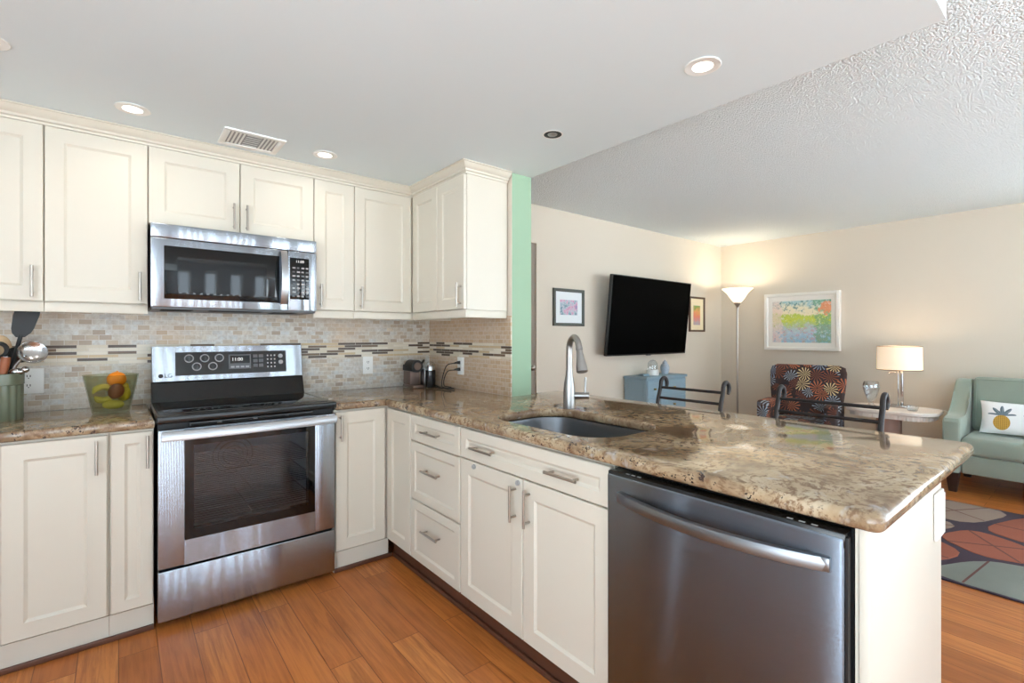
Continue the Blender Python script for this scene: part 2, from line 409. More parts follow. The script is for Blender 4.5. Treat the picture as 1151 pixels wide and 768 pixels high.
def pillow_mat():
    """white cloth printed with gold pineapples under grey-blue leaf crowns"""
    t = NT('pineapple_cloth'); o = t.xyz(t.coords())
    P = 0.205
    yy = t.math('SUBTRACT', t.math('MODULO', t.math('ADD', o[1], 10 * P + P / 2 - 0.125 + P), P), P / 2)
    z = o[2]
    e1 = t.math('DIVIDE', yy, 0.050); e2 = t.math('DIVIDE', t.math('ADD', z, 0.045), 0.060)
    body = t.math('LESS_THAN', t.math('ADD', t.math('MULTIPLY', e1, e1), t.math('MULTIPLY', e2, e2)), 1.0)
    hatch = t.math('MULTIPLY', t.math('SINE', t.math('MULTIPLY', t.math('ADD', yy, z), 260)), t.math('SINE', t.math('MULTIPLY', t.math('SUBTRACT', yy, z), 260)))
    gold = t.mix(t.math('GREATER_THAN', hatch, 0.25), lin((208, 164, 76)), lin((150, 108, 44)))
    zc = t.math('SUBTRACT', z, 0.008)
    ang = t.math('ARCTAN2', yy, zc)
    rad = t.math('SQRT', t.math('ADD', t.math('MULTIPLY', yy, yy), t.math('MULTIPLY', zc, zc)))
    lim = t.math('MULTIPLY_ADD', t.math('COSINE', t.math('MULTIPLY', ang, 9)), 0.022, 0.062)
    crown = t.math('MULTIPLY', t.math('LESS_THAN', rad, lim), t.math('LESS_THAN', t.math('ABSOLUTE', ang), 1.45))
    leaf = t.mix(t.math('GREATER_THAN', t.math('SINE', t.math('MULTIPLY', ang, 18)), 0.0), lin((128, 142, 150)), lin((92, 108, 118)))
    col = t.mix(crown, lin((240, 240, 240)), leaf)
    col = t.mix(body, col, gold)
    return t.set(col, 0.95)
M['pineapple'] = pillow_mat()

M['rug_base'] = fabric('dark_plum_pile', (62, 48, 62), sheen=0)
M['rug_coral'] = fabric('coral_pile', (154, 86, 64), 0.25, sheen=0)
M['rug_taupe'] = fabric('taupe_pile', (142, 122, 108), 0.2, sheen=0)
M['rug_sage'] = fabric('grey_sage_pile', (126, 130, 122), 0.2, sheen=0)
M['rug_line'] = fabric('brown_pile_line', (104, 66, 58), 0.2, sheen=0)

# ------------------------------------------------------------------ building helpers
COLL = C.collection
class B:
    """collects shapes in one bmesh and links them as one mesh object; shapes are given in world
    coordinates (or the thing's own frame when local=True at build)"""
    def __init__(s): s.bm = bmesh.new()
    def box(s, x0, x1, y0, y1, z0, z1, bev=0.0, seg=2, mi=0):
        r = bmesh.ops.create_cube(s.bm, size=1.0)
        vs = r['verts']
        for v in vs:
            v.co = Vector(((x0 + x1) / 2 + v.co.x * (x1 - x0), (y0 + y1) / 2 + v.co.y * (y1 - y0), (z0 + z1) / 2 + v.co.z * (z1 - z0)))
        fs = list({f for v in vs for f in v.link_faces})
        for f in fs: f.material_index = mi
        if bev > 0:
            es = list({e for v in vs for e in v.link_edges})
            r = bmesh.ops.bevel(s.bm, geom=es, offset=bev, segments=seg, affect='EDGES', profile=0.5)
            for f in r['faces']: f.material_index = mi
        return s
    def cyl(s, p0, p1, r0, r1=None, seg=20, mi=0):
        p0, p1 = Vector(p0), Vector(p1); r1 = r0 if r1 is None else r1
        d = p1 - p0
        rot = d.to_track_quat('Z', 'Y').to_matrix().to_4x4()
        r = bmesh.ops.create_cone(s.bm, cap_ends=True, segments=seg, radius1=r0, radius2=r1, depth=d.length, matrix=Matrix.Translation((p0 + p1) / 2) @ rot)
        for f in {f for v in r['verts'] for f in v.link_faces}: f.material_index = mi
        return s
    def tube(s, pts, r, seg=10, mi=0, flat=None):
        """swept tube; r is a number or one per point; flat=(w,h) sweeps a rectangle-like section"""
        pts = [Vector(p) for p in pts]; n = len(pts)
        rs = r if isinstance(r, (list, tuple)) else [r] * n
        rings = []; up = None
        for i in range(n):
            t = (pts[min(i + 1, n - 1)] - pts[max(i - 1, 0)]).normalized()
            if up is None:
                up = Vector((0, 0, 1)) if abs(t.z) < 0.9 else Vector((1, 0, 0))
            a = t.cross(up).normalized(); b = a.cross(t).normalized(); up = b
            ring = []
            for k in range(seg):
                an = 2 * PI * k / seg
                ring.append(s.bm.verts.new(pts[i] + (a * math.cos(an) + b * math.sin(an)) * rs[i]))
            rings.append(ring)
        for i in range(n - 1):
            for k in range(seg):
                f = s.bm.faces.new((rings[i][k], rings[i][(k + 1) % seg], rings[i + 1][(k + 1) % seg], rings[i + 1][k])); f.material_index = mi
        for ring in (rings[0], rings[-1]):
            f = s.bm.faces.new(ring); f.material_index = mi
        return s
    def lathe(s, prof, c=(0, 0, 0), seg=32, mi=0, flute=0.0, nfl=0):
        """prof: (radius, z) pairs turned round the vertical through c"""
        rings = []
        for r, z in prof:
            ring = []
            for k in range(seg):
                an = 2 * PI * k / seg
                rr = max(r, 1e-4) * (1 + (flute * math.cos(nfl * an) if nfl else 0))
                ring.append(s.bm.verts.new((c[0] + rr * math.cos(an), c[1] + rr * math.sin(an), c[2] + z)))
            rings.append(ring)
        for i in range(len(rings) - 1):
            for k in range(seg):
                f = s.bm.faces.new((rings[i][k], rings[i][(k + 1) % seg], rings[i + 1][(k + 1) % seg], rings[i + 1][k])); f.material_index = mi
        for ring in (rings[0], rings[-1]):
            f = s.bm.faces.new(ring); f.material_index = mi
        return s
    def ball(s, c, r, sc=(1, 1, 1), seg=24, rot=None, mi=0):
        m = Matrix.Translation(c) @ (rot or Matrix.Identity(4)) @ Matrix.Diagonal((*sc, 1))
        rr = bmesh.ops.create_uvsphere(s.bm, u_segments=seg, v_segments=seg // 2, radius=r, matrix=m)
        for f in {f for v in rr['verts'] for f in v.link_faces}: f.material_index = mi
        return s
    def loft(s, loops, cap0=True, cap1=True, mi=0):
        L = [[s.bm.verts.new(p) for p in lp] for lp in loops]
        n = len(L[0])
        for i in range(len(L) - 1):
            for k in range(n):
                f = s.bm.faces.new((L[i][k], L[i][(k + 1) % n], L[i + 1][(k + 1) % n], L[i + 1][k])); f.material_index = mi
        if cap0: s.bm.faces.new(L[0]).material_index = mi
        if cap1: s.bm.faces.new(L[-1]).material_index = mi
        return s
    def prism(s, poly, axis, a0, a1, mi=0, bev=0.0, seg=2):
        """polygon extruded along axis 0/1/2; poly holds the other two coordinates in order"""
        def pt(p, a):
            q = list(p); q.insert(axis, a); return q
        v0 = [s.bm.verts.new(pt(p, a0)) for p in poly]; v1 = [s.bm.verts.new(pt(p, a1)) for p in poly]
        fs = [s.bm.faces.new(v0), s.bm.faces.new(v1)]
        n = len(poly)
        for k in range(n): fs.append(s.bm.faces.new((v0[k], v0[(k + 1) % n], v1[(k + 1) % n], v1[k])))
        for f in fs: f.material_index = mi
        if bev:
            es = list({e for f in fs[:2] for e in f.edges})
            bmesh.ops.bevel(s.bm, geom=es, offset=bev, segments=seg, affect='EDGES', profile=0.5)
        return s
    def door(s, frame, a0, a1, z0, z1, th=0.019, st=0.062, rec=0.007, mi=0):
        """cabinet front: flat stiles and rails round a recessed panel with a sloped inner edge.
        frame(a, z, n) maps along / up / outward to world; outer face at n=0"""
        def ring(i, n):
            return [s.bm.verts.new(frame(a, z, n)) for a, z in ((a0 + i, z0 + i), (a1 - i, z0 + i), (a1 - i, z1 - i), (a0 + i, z1 - i))]
        R = [ring(0, -th), ring(0, -0.003), ring(0.003, 0), ring(st, 0), ring(st + 0.003, -0.0025), ring(st + 0.011, -rec), ring(st + 0.024, -rec)]
        for i in range(len(R) - 1):
            for k in range(4):
                s.bm.faces.new((R[i][k], R[i][(k + 1) % 4], R[i + 1][(k + 1) % 4], R[i + 1][k])).material_index = mi
        s.bm.faces.new(R[0]).material_index = mi; s.bm.faces.new(R[-1]).material_index = mi
        return s
    def build(s, name, mats, parent=None, smooth=True, local=False, angle=0.6, tags=None):
        bm = s.bm
        bmesh.ops.recalc_face_normals(bm, faces=bm.faces)
        if parent is not None and not local:
            bm.transform(parent.matrix_basis.inverted() if parent.parent is None else (parent.parent.matrix_basis @ parent.matrix_basis).inverted())
        elif parent is None and not local and len(bm.verts):
            # put the origin of a single-mesh thing at its base
            xs = [v.co.x for v in bm.verts]; ys = [v.co.y for v in bm.verts]; zs = [v.co.z for v in bm.verts]
        uv = bm.loops.layers.uv.verify()
        for f in bm.faces:
            n = f.normal; k = max(range(3), key=lambda i: abs(n[i]))
            for l in f.loops:
                co = l.vert.co
                l[uv].uv = (co.y, co.z) if k == 0 else ((co.x, co.z) if k == 1 else (co.x, co.y))
        me = bpy.data.meshes.new(name); bm.to_mesh(me); bm.free()
        me.uv_layers[0].name = 'UVMap'
        for m in (mats if isinstance(mats, (list, tuple)) else [mats]): me.materials.append(M[m] if isinstance(m, str) else m)
        if smooth:
            me.shade_smooth()
            me.set_sharp_from_angle(angle=angle)
        o = bpy.data.objects.new(name, me); COLL.objects.link(o)
        if parent is not None: o.parent = parent
        if tags: tag(o, *tags)
        return o

def tag(o, label=None, cat=None, group=None, kind=None):
    if label: o['label'] = label
    if cat: o['category'] = cat
    if group: o['group'] = group
    if kind: o['kind'] = kind
    return o
def thing(name, label, cat, loc=(0, 0, 0), rz=0.0, group=None):
    o = bpy.data.objects.new(name, None); COLL.objects.link(o)
    o.empty_display_size = 0.05
    o.location = loc; o.rotation_euler = (0, 0, rz)
    o.matrix_basis = Matrix.Translation(loc) @ Matrix.Rotation(rz, 4, 'Z')
    return tag(o, label, cat, group)
def structure(o): o['kind'] = 'structure'; return o
def copy_tree(o, parent=None):
    c = o.copy(); COLL.objects.link(c)
    if parent is not None: c.parent = parent
    for ch in list(o.children): copy_tree(ch, c)
    return c
def rrect(x0, x1, y0, y1, r, n=6):
    pts = []
    for cx, cy, a in ((x1 - r, y1 - r, 0), (x0 + r, y1 - r, 90), (x0 + r, y0 + r, 180), (x1 - r, y0 + r, 270)):
        for k in range(n + 1):
            t = math.radians(a + 90 * k / n); pts.append((cx + r * math.cos(t), cy + r * math.sin(t)))
    return pts
def slab(name, outlines, z0, z1, bev, mats, parent=None, res=4):
    """flat slab with rounded edges from 2-D outlines (holes allowed), made through a filled curve"""
    cu = bpy.data.curves.new(name, 'CURVE'); cu.dimensions = '2D'; cu.fill_mode = 'BOTH'
    for pts in outlines:
        sp = cu.splines.new('POLY'); sp.points.add(len(pts) - 1); sp.use_cyclic_u = True
        for p, q in zip(sp.points, pts): p.co = (q[0], q[1], 0, 1)
    h = (z1 - z0) / 2
    cu.extrude = h - bev; cu.bevel_depth = bev; cu.bevel_resolution = res; cu.offset = -bev
    tmp = bpy.data.objects.new('tmp', cu); COLL.objects.link(tmp)
    dg = bpy.context.evaluated_depsgraph_get()
    me = bpy.data.meshes.new_from_object(tmp.evaluated_get(dg))
    bpy.data.objects.remove(tmp); bpy.data.curves.remove(cu)
    b = B(); b.bm.from_mesh(me); bpy.data.meshes.remove(me)
    bmesh.ops.remove_doubles(b.bm, verts=b.bm.verts, dist=1e-5)
    bmesh.ops.translate(b.bm, verts=b.bm.verts, vec=(0, 0, (z0 + z1) / 2))
    return b.build(name, mats, parent, angle=0.9)
def text(name, s, size, mat, parent, m4, extrude=0.0006):
    cu = bpy.data.curves.new(name, 'FONT'); cu.body = s; cu.size = size; cu.extrude = extrude
    cu.align_x = 'CENTER'; cu.align_y = 'CENTER'
    tmp = bpy.data.objects.new('tmp', cu); COLL.objects.link(tmp)
    dg = bpy.context.evaluated_depsgraph_get()
    me = bpy.data.meshes.new_from_object(tmp.evaluated_get(dg))
    bpy.data.objects.remove(tmp); bpy.data.curves.remove(cu)
    b = B(); b.bm.from_mesh(me); bpy.data.meshes.remove(me); b.bm.transform(m4)
    return b.build(name, mat, parent, smooth=False)
def facing_front(x, y, z):      # text plane facing -y
    return Matrix.Translation((x, y, z)) @ Matrix.Rotation(PI / 2, 4, 'X')

def smooth_pts(P, n=6):
    out = []; P = [Vector(p) for p in P]
    for i in range(len(P) - 1):
        p0, p1, p2, p3 = P[max(i - 1, 0)], P[i], P[i + 1], P[min(i + 2, len(P) - 1)]
        for k in range(n):
            s_ = k / n
            out.append(.5 * ((2 * p1) + (p2 - p0) * s_ + (2 * p0 - 5 * p1 + 4 * p2 - p3) * s_ ** 2 + (3 * p1 - p0 - 3 * p2 + p3) * s_ ** 3))
    return out + [P[-1]]
# frames for cabinet fronts
FR_Y = lambda y: (lambda a, z, n: (a, y - n, z))       # faces -y
FR_X = lambda x: (lambda a, z, n: (x - n, a, z))       # faces -x

# ------------------------------------------------------------------ the room
T = 0.15
structure(B().box(XL - T, XF + T, YF - T, YW + T, -0.1, 0).build('floor', 'floor', smooth=False))
structure(B().box(XL - T, XF + T, YF - T, YW + T, ZL, ZL + 0.1).build('ceiling', 'popcorn', smooth=False))
structure(B().box(XL, 1.988, 0.318, YW, ZK, ZL).build('ceiling_soffit', 'ceil', smooth=False))
structure(B().box(XL - T, XW + 0.1, YW, YW + T, 0, ZL).build('wall_back', 'wall', smooth=False))
DX0, DX1, DZ = 2.02, 2.876, 2.10
structure(B().box(1.9, DX0, YT, YW + T, 0, ZL).box(DX1, XF + T, YT, YW + T, 0, ZL).box(DX0, DX1, YT, YW + T, DZ, ZL).build('wall_television', 'wall', smooth=False))
structure(B().box(XF, XF + T, YF - T, RFILL[0], 0, ZL).box(XF, XF + T, RFILL[1], YW + T, 0, ZL).box(XF, XF + T, RFILL[0], RFILL[1], 0, WZ0).box(XF, XF + T, RFILL[0], RFILL[1], WZ1, ZL).build('wall_right', 'wall', smooth=False))
lw = B().box(XL - T, XL, YF - T, LFILL[0], 0, ZL).box(XL - T, XL, LFILL[0], LFILL[1], 0, WZ0).box(XL - T, XL, LFILL[0], LFILL[1], WZ1, ZL).box(XL - T, XL, LFILL[1], LWIN[0], 0, ZL).box(XL - T, XL, LWIN[1], YW + T, 0, ZL)
lw.box(XL - T, XL, LWIN[0], LWIN[1], 0, 0.45).box(XL - T, XL, LWIN[0], LWIN[1], 2.15, ZL)
structure(lw.build('wall_left', 'cool_wall', smooth=False))
fw = B(); xs = [XL - T] + [v for w in WINS for v in w] + [XF + T]
for i in range(0, len(xs), 2): fw.box(xs[i], xs[i + 1], YF - T, YF, 0, ZL)
for a, b in WINS: fw.box(a, b, YF - T, YF, 0, WZ0).box(a, b, YF - T, YF, WZ1, ZL)
structure(fw.build('wall_front', 'cool_wall', smooth=False))
# return wall between kitchen and living room, its end painted green
b = B().box(XW, 1.988, 2.261, YW, 0, ZK)
for f in b.bm.faces:
    if f.normal.y < -0.9 or f.calc_center_median().y < 2.262: f.material_index = 1
structure(b.build('wall_return', ['wall', 'green'], smooth=False))
# taupe door in the television wall
b = structure(B().box(DX0, DX1, YT + 0.015, YT + 0.055, 0, DZ).build('door_1', 'taupe', smooth=False))
B().cyl((DX1 - 0.07, YT + 0.015, 1.0), (DX1 - 0.07, YT - 0.02, 1.0), 0.011).ball((DX1 - 0.07, YT - 0.03, 1.0), 0.026).build('door_knob', 'nickel', b)
# windows behind the viewer
for i, (a, c) in enumerate(WINS):
    f = B(); w = 0.05 if c - a > 1 else 0.02; mid = (a + c) / 2; y0, y1 = YF - 0.10, YF - 0.04
    f.box(a, a + w, y0, y1, WZ0, WZ1).box(c - w, c, y0, y1, WZ0, WZ1).box(a, c, y0, y1, WZ0, WZ0 + w).box(a, c, y0, y1, WZ1 - w, WZ1)
    if c - a > 1: f.box(mid - 0.03, mid + 0.03, y0, y1, WZ0, WZ1)
    o = structure(f.build('window_%d' % (i + 1), 'white', smooth=False))
    B().box(a + w, c - w, YF - 0.073, YF - 0.067, WZ0 + w, WZ1 - w).build('pane', 'pane', o, smooth=False)
f = B(); w = 0.03
f.box(XL - .1, XL - .04, LWIN[0], LWIN[0] + w, .45, 2.15).box(XL - .1, XL - .04, LWIN[1] - w, LWIN[1], .45, 2.15).box(XL - .1, XL - .04, LWIN[0], LWIN[1], .45, .45 + w).box(XL - .1, XL - .04, LWIN[0], LWIN[1], 2.15 - w, 2.15)
o = structure(f.build('window_13', 'white', smooth=False))
B().box(XL - .073, XL - .067, LWIN[0] + w, LWIN[1] - w, .45 + w, 2.15 - w).build('pane', 'pane', o, smooth=False)
f = B(); w = 0.06; x0, x1 = XL - .10, XL - .04
f.box(x0, x1, LFILL[0], LFILL[0] + w, WZ0, WZ1).box(x0, x1, LFILL[1] - w, LFILL[1], WZ0, WZ1).box(x0, x1, LFILL[0], LFILL[1], WZ0, WZ0 + w).box(x0, x1, LFILL[0], LFILL[1], WZ1 - w, WZ1)
for m in (1, 2): f.box(x0, x1, LFILL[0] + m * (LFILL[1] - LFILL[0]) / 3 - .05, LFILL[0] + m * (LFILL[1] - LFILL[0]) / 3 + .05, WZ0, WZ1)
o = structure(f.build('window_15', 'white', smooth=False))  # frame of the added left opening, there for fill light
B().box(XL - .073, XL - .067, LFILL[0] + w, LFILL[1] - w, WZ0 + w, WZ1 - w).build('pane', 'pane', o, smooth=False)
f = B(); w = 0.06; x0, x1 = XF + .04, XF + .10; mid = sum(RFILL) / 2
f.box(x0, x1, RFILL[0], RFILL[0] + w, WZ0, WZ1).box(x0, x1, RFILL[1] - w, RFILL[1], WZ0, WZ1).box(x0, x1, RFILL[0], RFILL[1], WZ0, WZ0 + w).box(x0, x1, RFILL[0], RFILL[1], WZ1 - w, WZ1).box(x0, x1, mid - .05, mid + .05, WZ0, WZ1)
o = structure(f.build('window_14', 'white', smooth=False))  # frame of the added far-wall opening, there for extra daylight
B().box(XF + .067, XF + .073, RFILL[0] + w, RFILL[1] - w, WZ0 + w, WZ1 - w).build('pane', 'pane', o, smooth=False)
# baseboards in the living room
structure(B().box(DX1 + .02, XF, YT - 0.014, YT, 0, 0.09, .003).build('baseboard_television', 'white_frame'))
structure(B().box(XF - 0.014, XF, RFILL[1], YT - .014, 0, 0.09, .003).build('baseboard_right', 'white_frame'))
# mosaic backsplash
structure(B().box(-0.95, XW - 0.008, YW - 0.008, YW, CT - .05, 1.45).build('wall_backsplash', 'tile_x', smooth=False))
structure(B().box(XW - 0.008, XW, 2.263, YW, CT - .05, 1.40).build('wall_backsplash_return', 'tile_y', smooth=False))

# ------------------------------------------------------------------ cabinets
def pull(parent, axis, face, a, z, length=0.135, vertical=True):
    """slim bar pull on two posts; axis 'y' = cabinet facing -y, 'x' = facing -x; a along the front"""
    b = B(); r = 0.0055; off = 0.03
    fr = FR_Y(face) if axis == 'y' else FR_X(face)
    h = length / 2; p = h - 0.018
    if vertical:
        b.cyl(fr(a, z - h, off), fr(a, z + h, off), r, seg=12)
        for s in (-p, p): b.cyl(fr(a, z + s, 0), fr(a, z + s, off), 0.0045, seg=10)
    else:
        b.cyl(fr(a - h, z, off), fr(a + h, z, off), r, seg=12)
        for s in (-p, p): b.cyl(fr(a + s, z, 0), fr(a + s, z, off), 0.0045, seg=10)
    return b.build('handle', 'nickel', parent)
UB, UT = 1.432, 2.197
def wall_cabinet(label, axis, a0, a1, doors, z0=UB, rail=True):
    """doors: list of (a0, a1, handle position along the front or None)"""
    if axis == 'y':
        face, fr = YU, FR_Y(YU); t = thing('upper_cabinet', label, 'cabinet', ((a0 + a1) / 2, YW - .16, z0 - .045), group='cream wall cabinets')
        B().box(a0 + .0005, a1 - .0005, YU + .021, YW - .009, z0 - .003, ZK - .001).build('body', 'cream', t, smooth=False)
        if rail: B().box(a0 + .0005, a1 - .0005, YU + .012, YU + .031, z0 - .047, z0 - .004, .002).build('light_rail', 'cream', t)
    else:
        face, fr = XU, FR_X(XU); t = thing('upper_cabinet', label, 'cabinet', (XW - .16, (a0 + a1) / 2, z0 - .045), group='cream wall cabinets')
        B().box(XU + .021, XW - .009, a0, a1, z0 - .003, ZK - .001).build('body', 'cream', t, smooth=False)
        B().box(XU + .012, XU + .031, a0, YU + .010, z0 - .047, z0 - .004, .002).box(XU + .032, XW - .009, a0, a0 + .018, z0 - .047, z0 - .004, .002).build('light_rail', 'cream', t)
    for d0, d1, h in doors:
        d = B().door(fr, d0 + .002, d1 - .002, z0, UT).build('door', 'cream', t, angle=0.3)
        if h is not None: pull(d, axis, face, h, z0 + 0.082)
    return t
wall_cabinet('cream wall cabinet cut off by the left edge of the view', 'y', -0.66, -0.253, [(-0.66, -0.253, -0.288)])
wall_cabinet('broad cream wall cabinet with one door, above the fruit bowl and left of the microwave', 'y', -0.253, 0.110, [(-0.253, 0.110, 0.078)])
wall_cabinet('short two-door cream wall cabinet directly above the microwave', 'y', 0.110, 0.884, [(0.110, 0.503, 0.472), (0.503, 0.884, 0.533)], z0=1.825, rail=False)
wall_cabinet('narrow cream wall cabinet with one door just right of the microwave', 'y', 0.884, 1.124, [(0.884, 1.124, 0.918)])
wall_cabinet('cream wall cabinet with one wide door at the inside corner, facing the room', 'y', 1.124, XW - .01, [(1.124, XU - .003, 1.162)])
wall_cabinet('cream wall cabinet on the return wall, bare side panel beside the green wall end', 'x', 2.298, YU + .02, [(2.298, 2.600, 2.330), (2.600, YU - .003, None)])
# crown moulding running round the wall cabinets under the ceiling: profile swept with a mitre
prof = [(0.0, UT + .004), (0.010, UT + .004), (0.012, UT + .014), (0.022, UT + .018), (0.022, UT + .028), (0.034, UT + .034), (0.046, UT + .046), (0.052, UT + .054), (0.060, UT + .056), (0.060, ZK - .002), (0.0, ZK - .002)]
b = B(); loops = []
for n0, z in prof: pass
def crown_pt(k, n, z):
    n -= 0.0
    return [(-0.66, YU - n + .018, z), (XU - n + .018, YU - n + .018, z), (XU - n + .018, 2.298 - n, z), (XW - .012, 2.298 - n, z)][k]
b.loft([[crown_pt(k, n, z) for n, z in prof] for k in range(4)])
b.build('crown_moulding', 'cream', None, angle=0.35, tags=('cream crown moulding running along the tops of the wall cabinets below the ceiling', 'moulding'))

# base cabinets on the range wall
KZ = 0.112
def toe(b, x0, x1, y0, y1): b.box(x0, x1, y0, y1, 0.0, KZ - .004)
t = thing('base_cabinet', 'cream base cabinet at the left edge, with a broad door below the crock', 'cabinet', (-0.345, 2.93, 0), group='cream base cabinets')
B().box(-0.66, -0.031, YB + .021, YW - .009, KZ - .004, CB - .0005).build('body', 'cream', t, smooth=False)
B().box(-0.66, -0.031, YB + .016, YB + .036, 0, KZ - .005).build('toe_kick', 'kick', t, smooth=False)
for a0, a1, h in ((-.655, -.352, -.385), (-.345, -.037, -.070)):
    d = B().door(FR_Y(YB), a0, a1, .115, .866).build('door', 'cream', t, angle=.3); pull(d, 'y', YB, h, .782, .14)
t = thing('base_cabinet', 'slim cream base cabinet with a narrow door, just left of the range', 'cabinet', (0.045, 2.93, 0), group='cream base cabinets')
B().box(-0.030, 0.119, YB + .021, YW - .009, KZ - .004, CB - .0005).build('body', 'cream', t, smooth=False)
B().box(-0.030, 0.119, YB + .016, YB + .036, 0, KZ - .005).build('toe_kick', 'kick', t, smooth=False)
d = B().door(FR_Y(YB), -.026, .117, .115, .866, st=.045).build('door', 'cream', t, angle=.3); pull(d, 'y', YB, .096, .782, .14)
t = thing('base_cabinet', 'cream base cabinet with one door, between the range and the inner corner', 'cabinet', (1.05, 2.93, 0), group='cream base cabinets')
B().box(0.901, 1.214, YB + .021, YW - .009, KZ - .004, CB - .0005).build('body', 'cream', t, smooth=False)
B().box(0.901, 1.214, YB + .016, YB + .036, 0, KZ - .005).build('toe_kick', 'kick', t, smooth=False)
d = B().door(FR_Y(YB), .906, XP - .008, .115, .866).build('door', 'cream', t, angle=.3); pull(d, 'y', YB, .930, .782, .14)

# peninsula base cabinets (facing -x)
XB = 1.846
t = thing('base_cabinet', 'slim cream corner base cabinet without a handle, left of the three-drawer one', 'cabinet', (1.52, 2.5, 0), group='cream base cabinets')
B().box(XP + .021, XB - .012, 2.330, YW - .009, KZ - .004, CB - .0005).build('body', 'cream', t, smooth=False)
B().box(XP + .052, XP + .070, 2.330, YB + .016, 0, KZ - .005).build('toe_kick', 'shoe', t, smooth=False)
B().door(FR_X(XP), 2.333, YB - .006, .115, .866).build('door', 'cream', t, angle=.3)
t = thing('base_cabinet', 'cream base cabinet with three stacked drawers, left of the sink doors', 'cabinet', (1.52, 2.09, 0), group='cream base cabinets')
B().box(XP + .021, XB - .012, 1.851, 2.328, KZ - .004, CB - .0005).build('body', 'cream', t, smooth=False)
B().box(XP + .052, XP + .070, 1.851, 2.328, 0, KZ - .005).build('toe_kick', 'shoe', t, smooth=False)
for z0, z1, hz in ((.732, .866, .797), (.428, .726, .603), (.115, .421, .30)):
    d = B().door(FR_X(XP), 1.856, 2.325, z0, z1, st=.042).build('drawer', 'cream', t, angle=.3); pull(d, 'x', XP, 2.09, hz, .155, False)
t = thing('base_cabinet', 'cream sink base cabinet with two doors under one wide false drawer', 'cabinet', (1.52, 1.42, 0), group='cream base cabinets')
b = B(); y0, y1 = .985, 1.849
b.box(XP + .021, XB - .012, y0, y0 + .018, KZ - .004, CB - .0005).box(XP + .021, XB - .012, y1 - .018, y1, KZ - .004, CB - .0005)
b.box(XP + .021, XB - .012, y0 + .018, y1 - .018, KZ - .004, KZ + .014).box(XB - .03, XB - .012, y0 + .018, y1 - .018, KZ + .014, CB - .0005)
b.box(XP + .021, XP + .039, y0 + .018, y1 - .018, .72, CB - .0005).box(XP + .021, XP + .039, 1.40, 1.43, KZ + .014, .72)
b.build('body', 'cream', t, smooth=False)
B().box(XP + .052, XP + .070, y0, y1, 0, KZ - .005).build('toe_kick', 'shoe', t, smooth=False)
d = B().door(FR_X(XP), y0 + .002, y1 - .004, .735, .866, st=.042).build('false_drawer', 'cream', t, angle=.3)
for a in (1.655, 1.185): pull(d, 'x', XP, a, .797, .155, False)
for a0, a1, h in ((1.416, 1.845, 1.455), (.988, 1.410, 1.372)):
    d = B().door(FR_X(XP), a0, a1, .115, .729).build('door', 'cream', t, angle=.3); pull(d, 'x', XP, h, .632, .14)
for a, z in ((1.735, .712), (1.437, .712)):
    B().cyl((XP, a, z), (XP - .008, a, z), .010).cyl((XP - .008, a, z), (XP - .012, a, z), .006).build('child_lock', 'grey_mark', t)
# peninsula end: filler, end panel and finished back
t = thing('end_panel', 'tall cream panel closing the peninsula end beside the dishwasher', 'panel', (1.53, .32, 0))
B().box(XP, 1.864, .309, .329, 0, CB - .0005, .0015).build('side_board', 'cream', t)
B().box(XP + .004, XP + .024, .330, .3365, 0, CB - .0005).build('filler_strip', 'cream', t, smooth=False)
B().box(1.847, 1.864, .3305, 2.255, 0, CB - .0005).build('back_board', 'cream', t, smooth=False)
# shoe moulding along the cabinet feet
s = .016
structure(B().box(-.66, .119, YB + .002, YB + .015, 0, .022, .003).box(.901, XP + .037, YB + .002, YB + .015, 0, .022, .003).build('trim_1', 'shoe'))
structure(B().box(XP + .038, XP + .0515, .985, YB + .001, 0, .022, .003).build('trim_2', 'shoe'))

# ------------------------------------------------------------------ worktops, sink, faucet
HX0, HX1, HY0, HY1, HR = 1.290, 1.710, 1.115, 1.765, .14
SK = rrect(HX0, HX1, HY0, HY1, HR, 10)
o = slab('granite_countertop', [[(-.66, YB - .018), (.121, YB - .018), (.121, YW - .009), (-.66, YW - .009)]], CB, CT, .012, 'granite')
tag(o, 'short brown granite countertop left of the range, under crock and fruit bowl', 'countertop')
def round_corner(p, c, q, r, n=6):
    p, c, q = Vector(p), Vector(c), Vector(q)
    a = c + (p - c).normalized() * r; b = c + (q - c).normalized() * r
    return [tuple((1 - t) ** 2 * a + 2 * t * (1 - t) * c + t * t * b) for t in [i / n for i in range(n + 1)]]
outl = [(.899, YB - .018), (1.180, YB - .018)] + round_corner((1.18, 1), (1.180, .283), (2, .283), .03) + round_corner((1.5, .283), (2.25, .283), (2.25, 1), .05) + round_corner((2.25, 2), (2.25, 2.30), (2, 2.30), .04)
outl += [(1.994, 2.30), (1.994, 2.256), (XW - .010, 2.256), (XW - .010, YW - .009), (.899, YW - .009)]
o = slab('granite_countertop', [outl, SK[::-1]], CB, CT, .016, 'granite')
tag(o, 'long L-shaped brown granite countertop over the peninsula, with the sink cut into it', 'countertop')
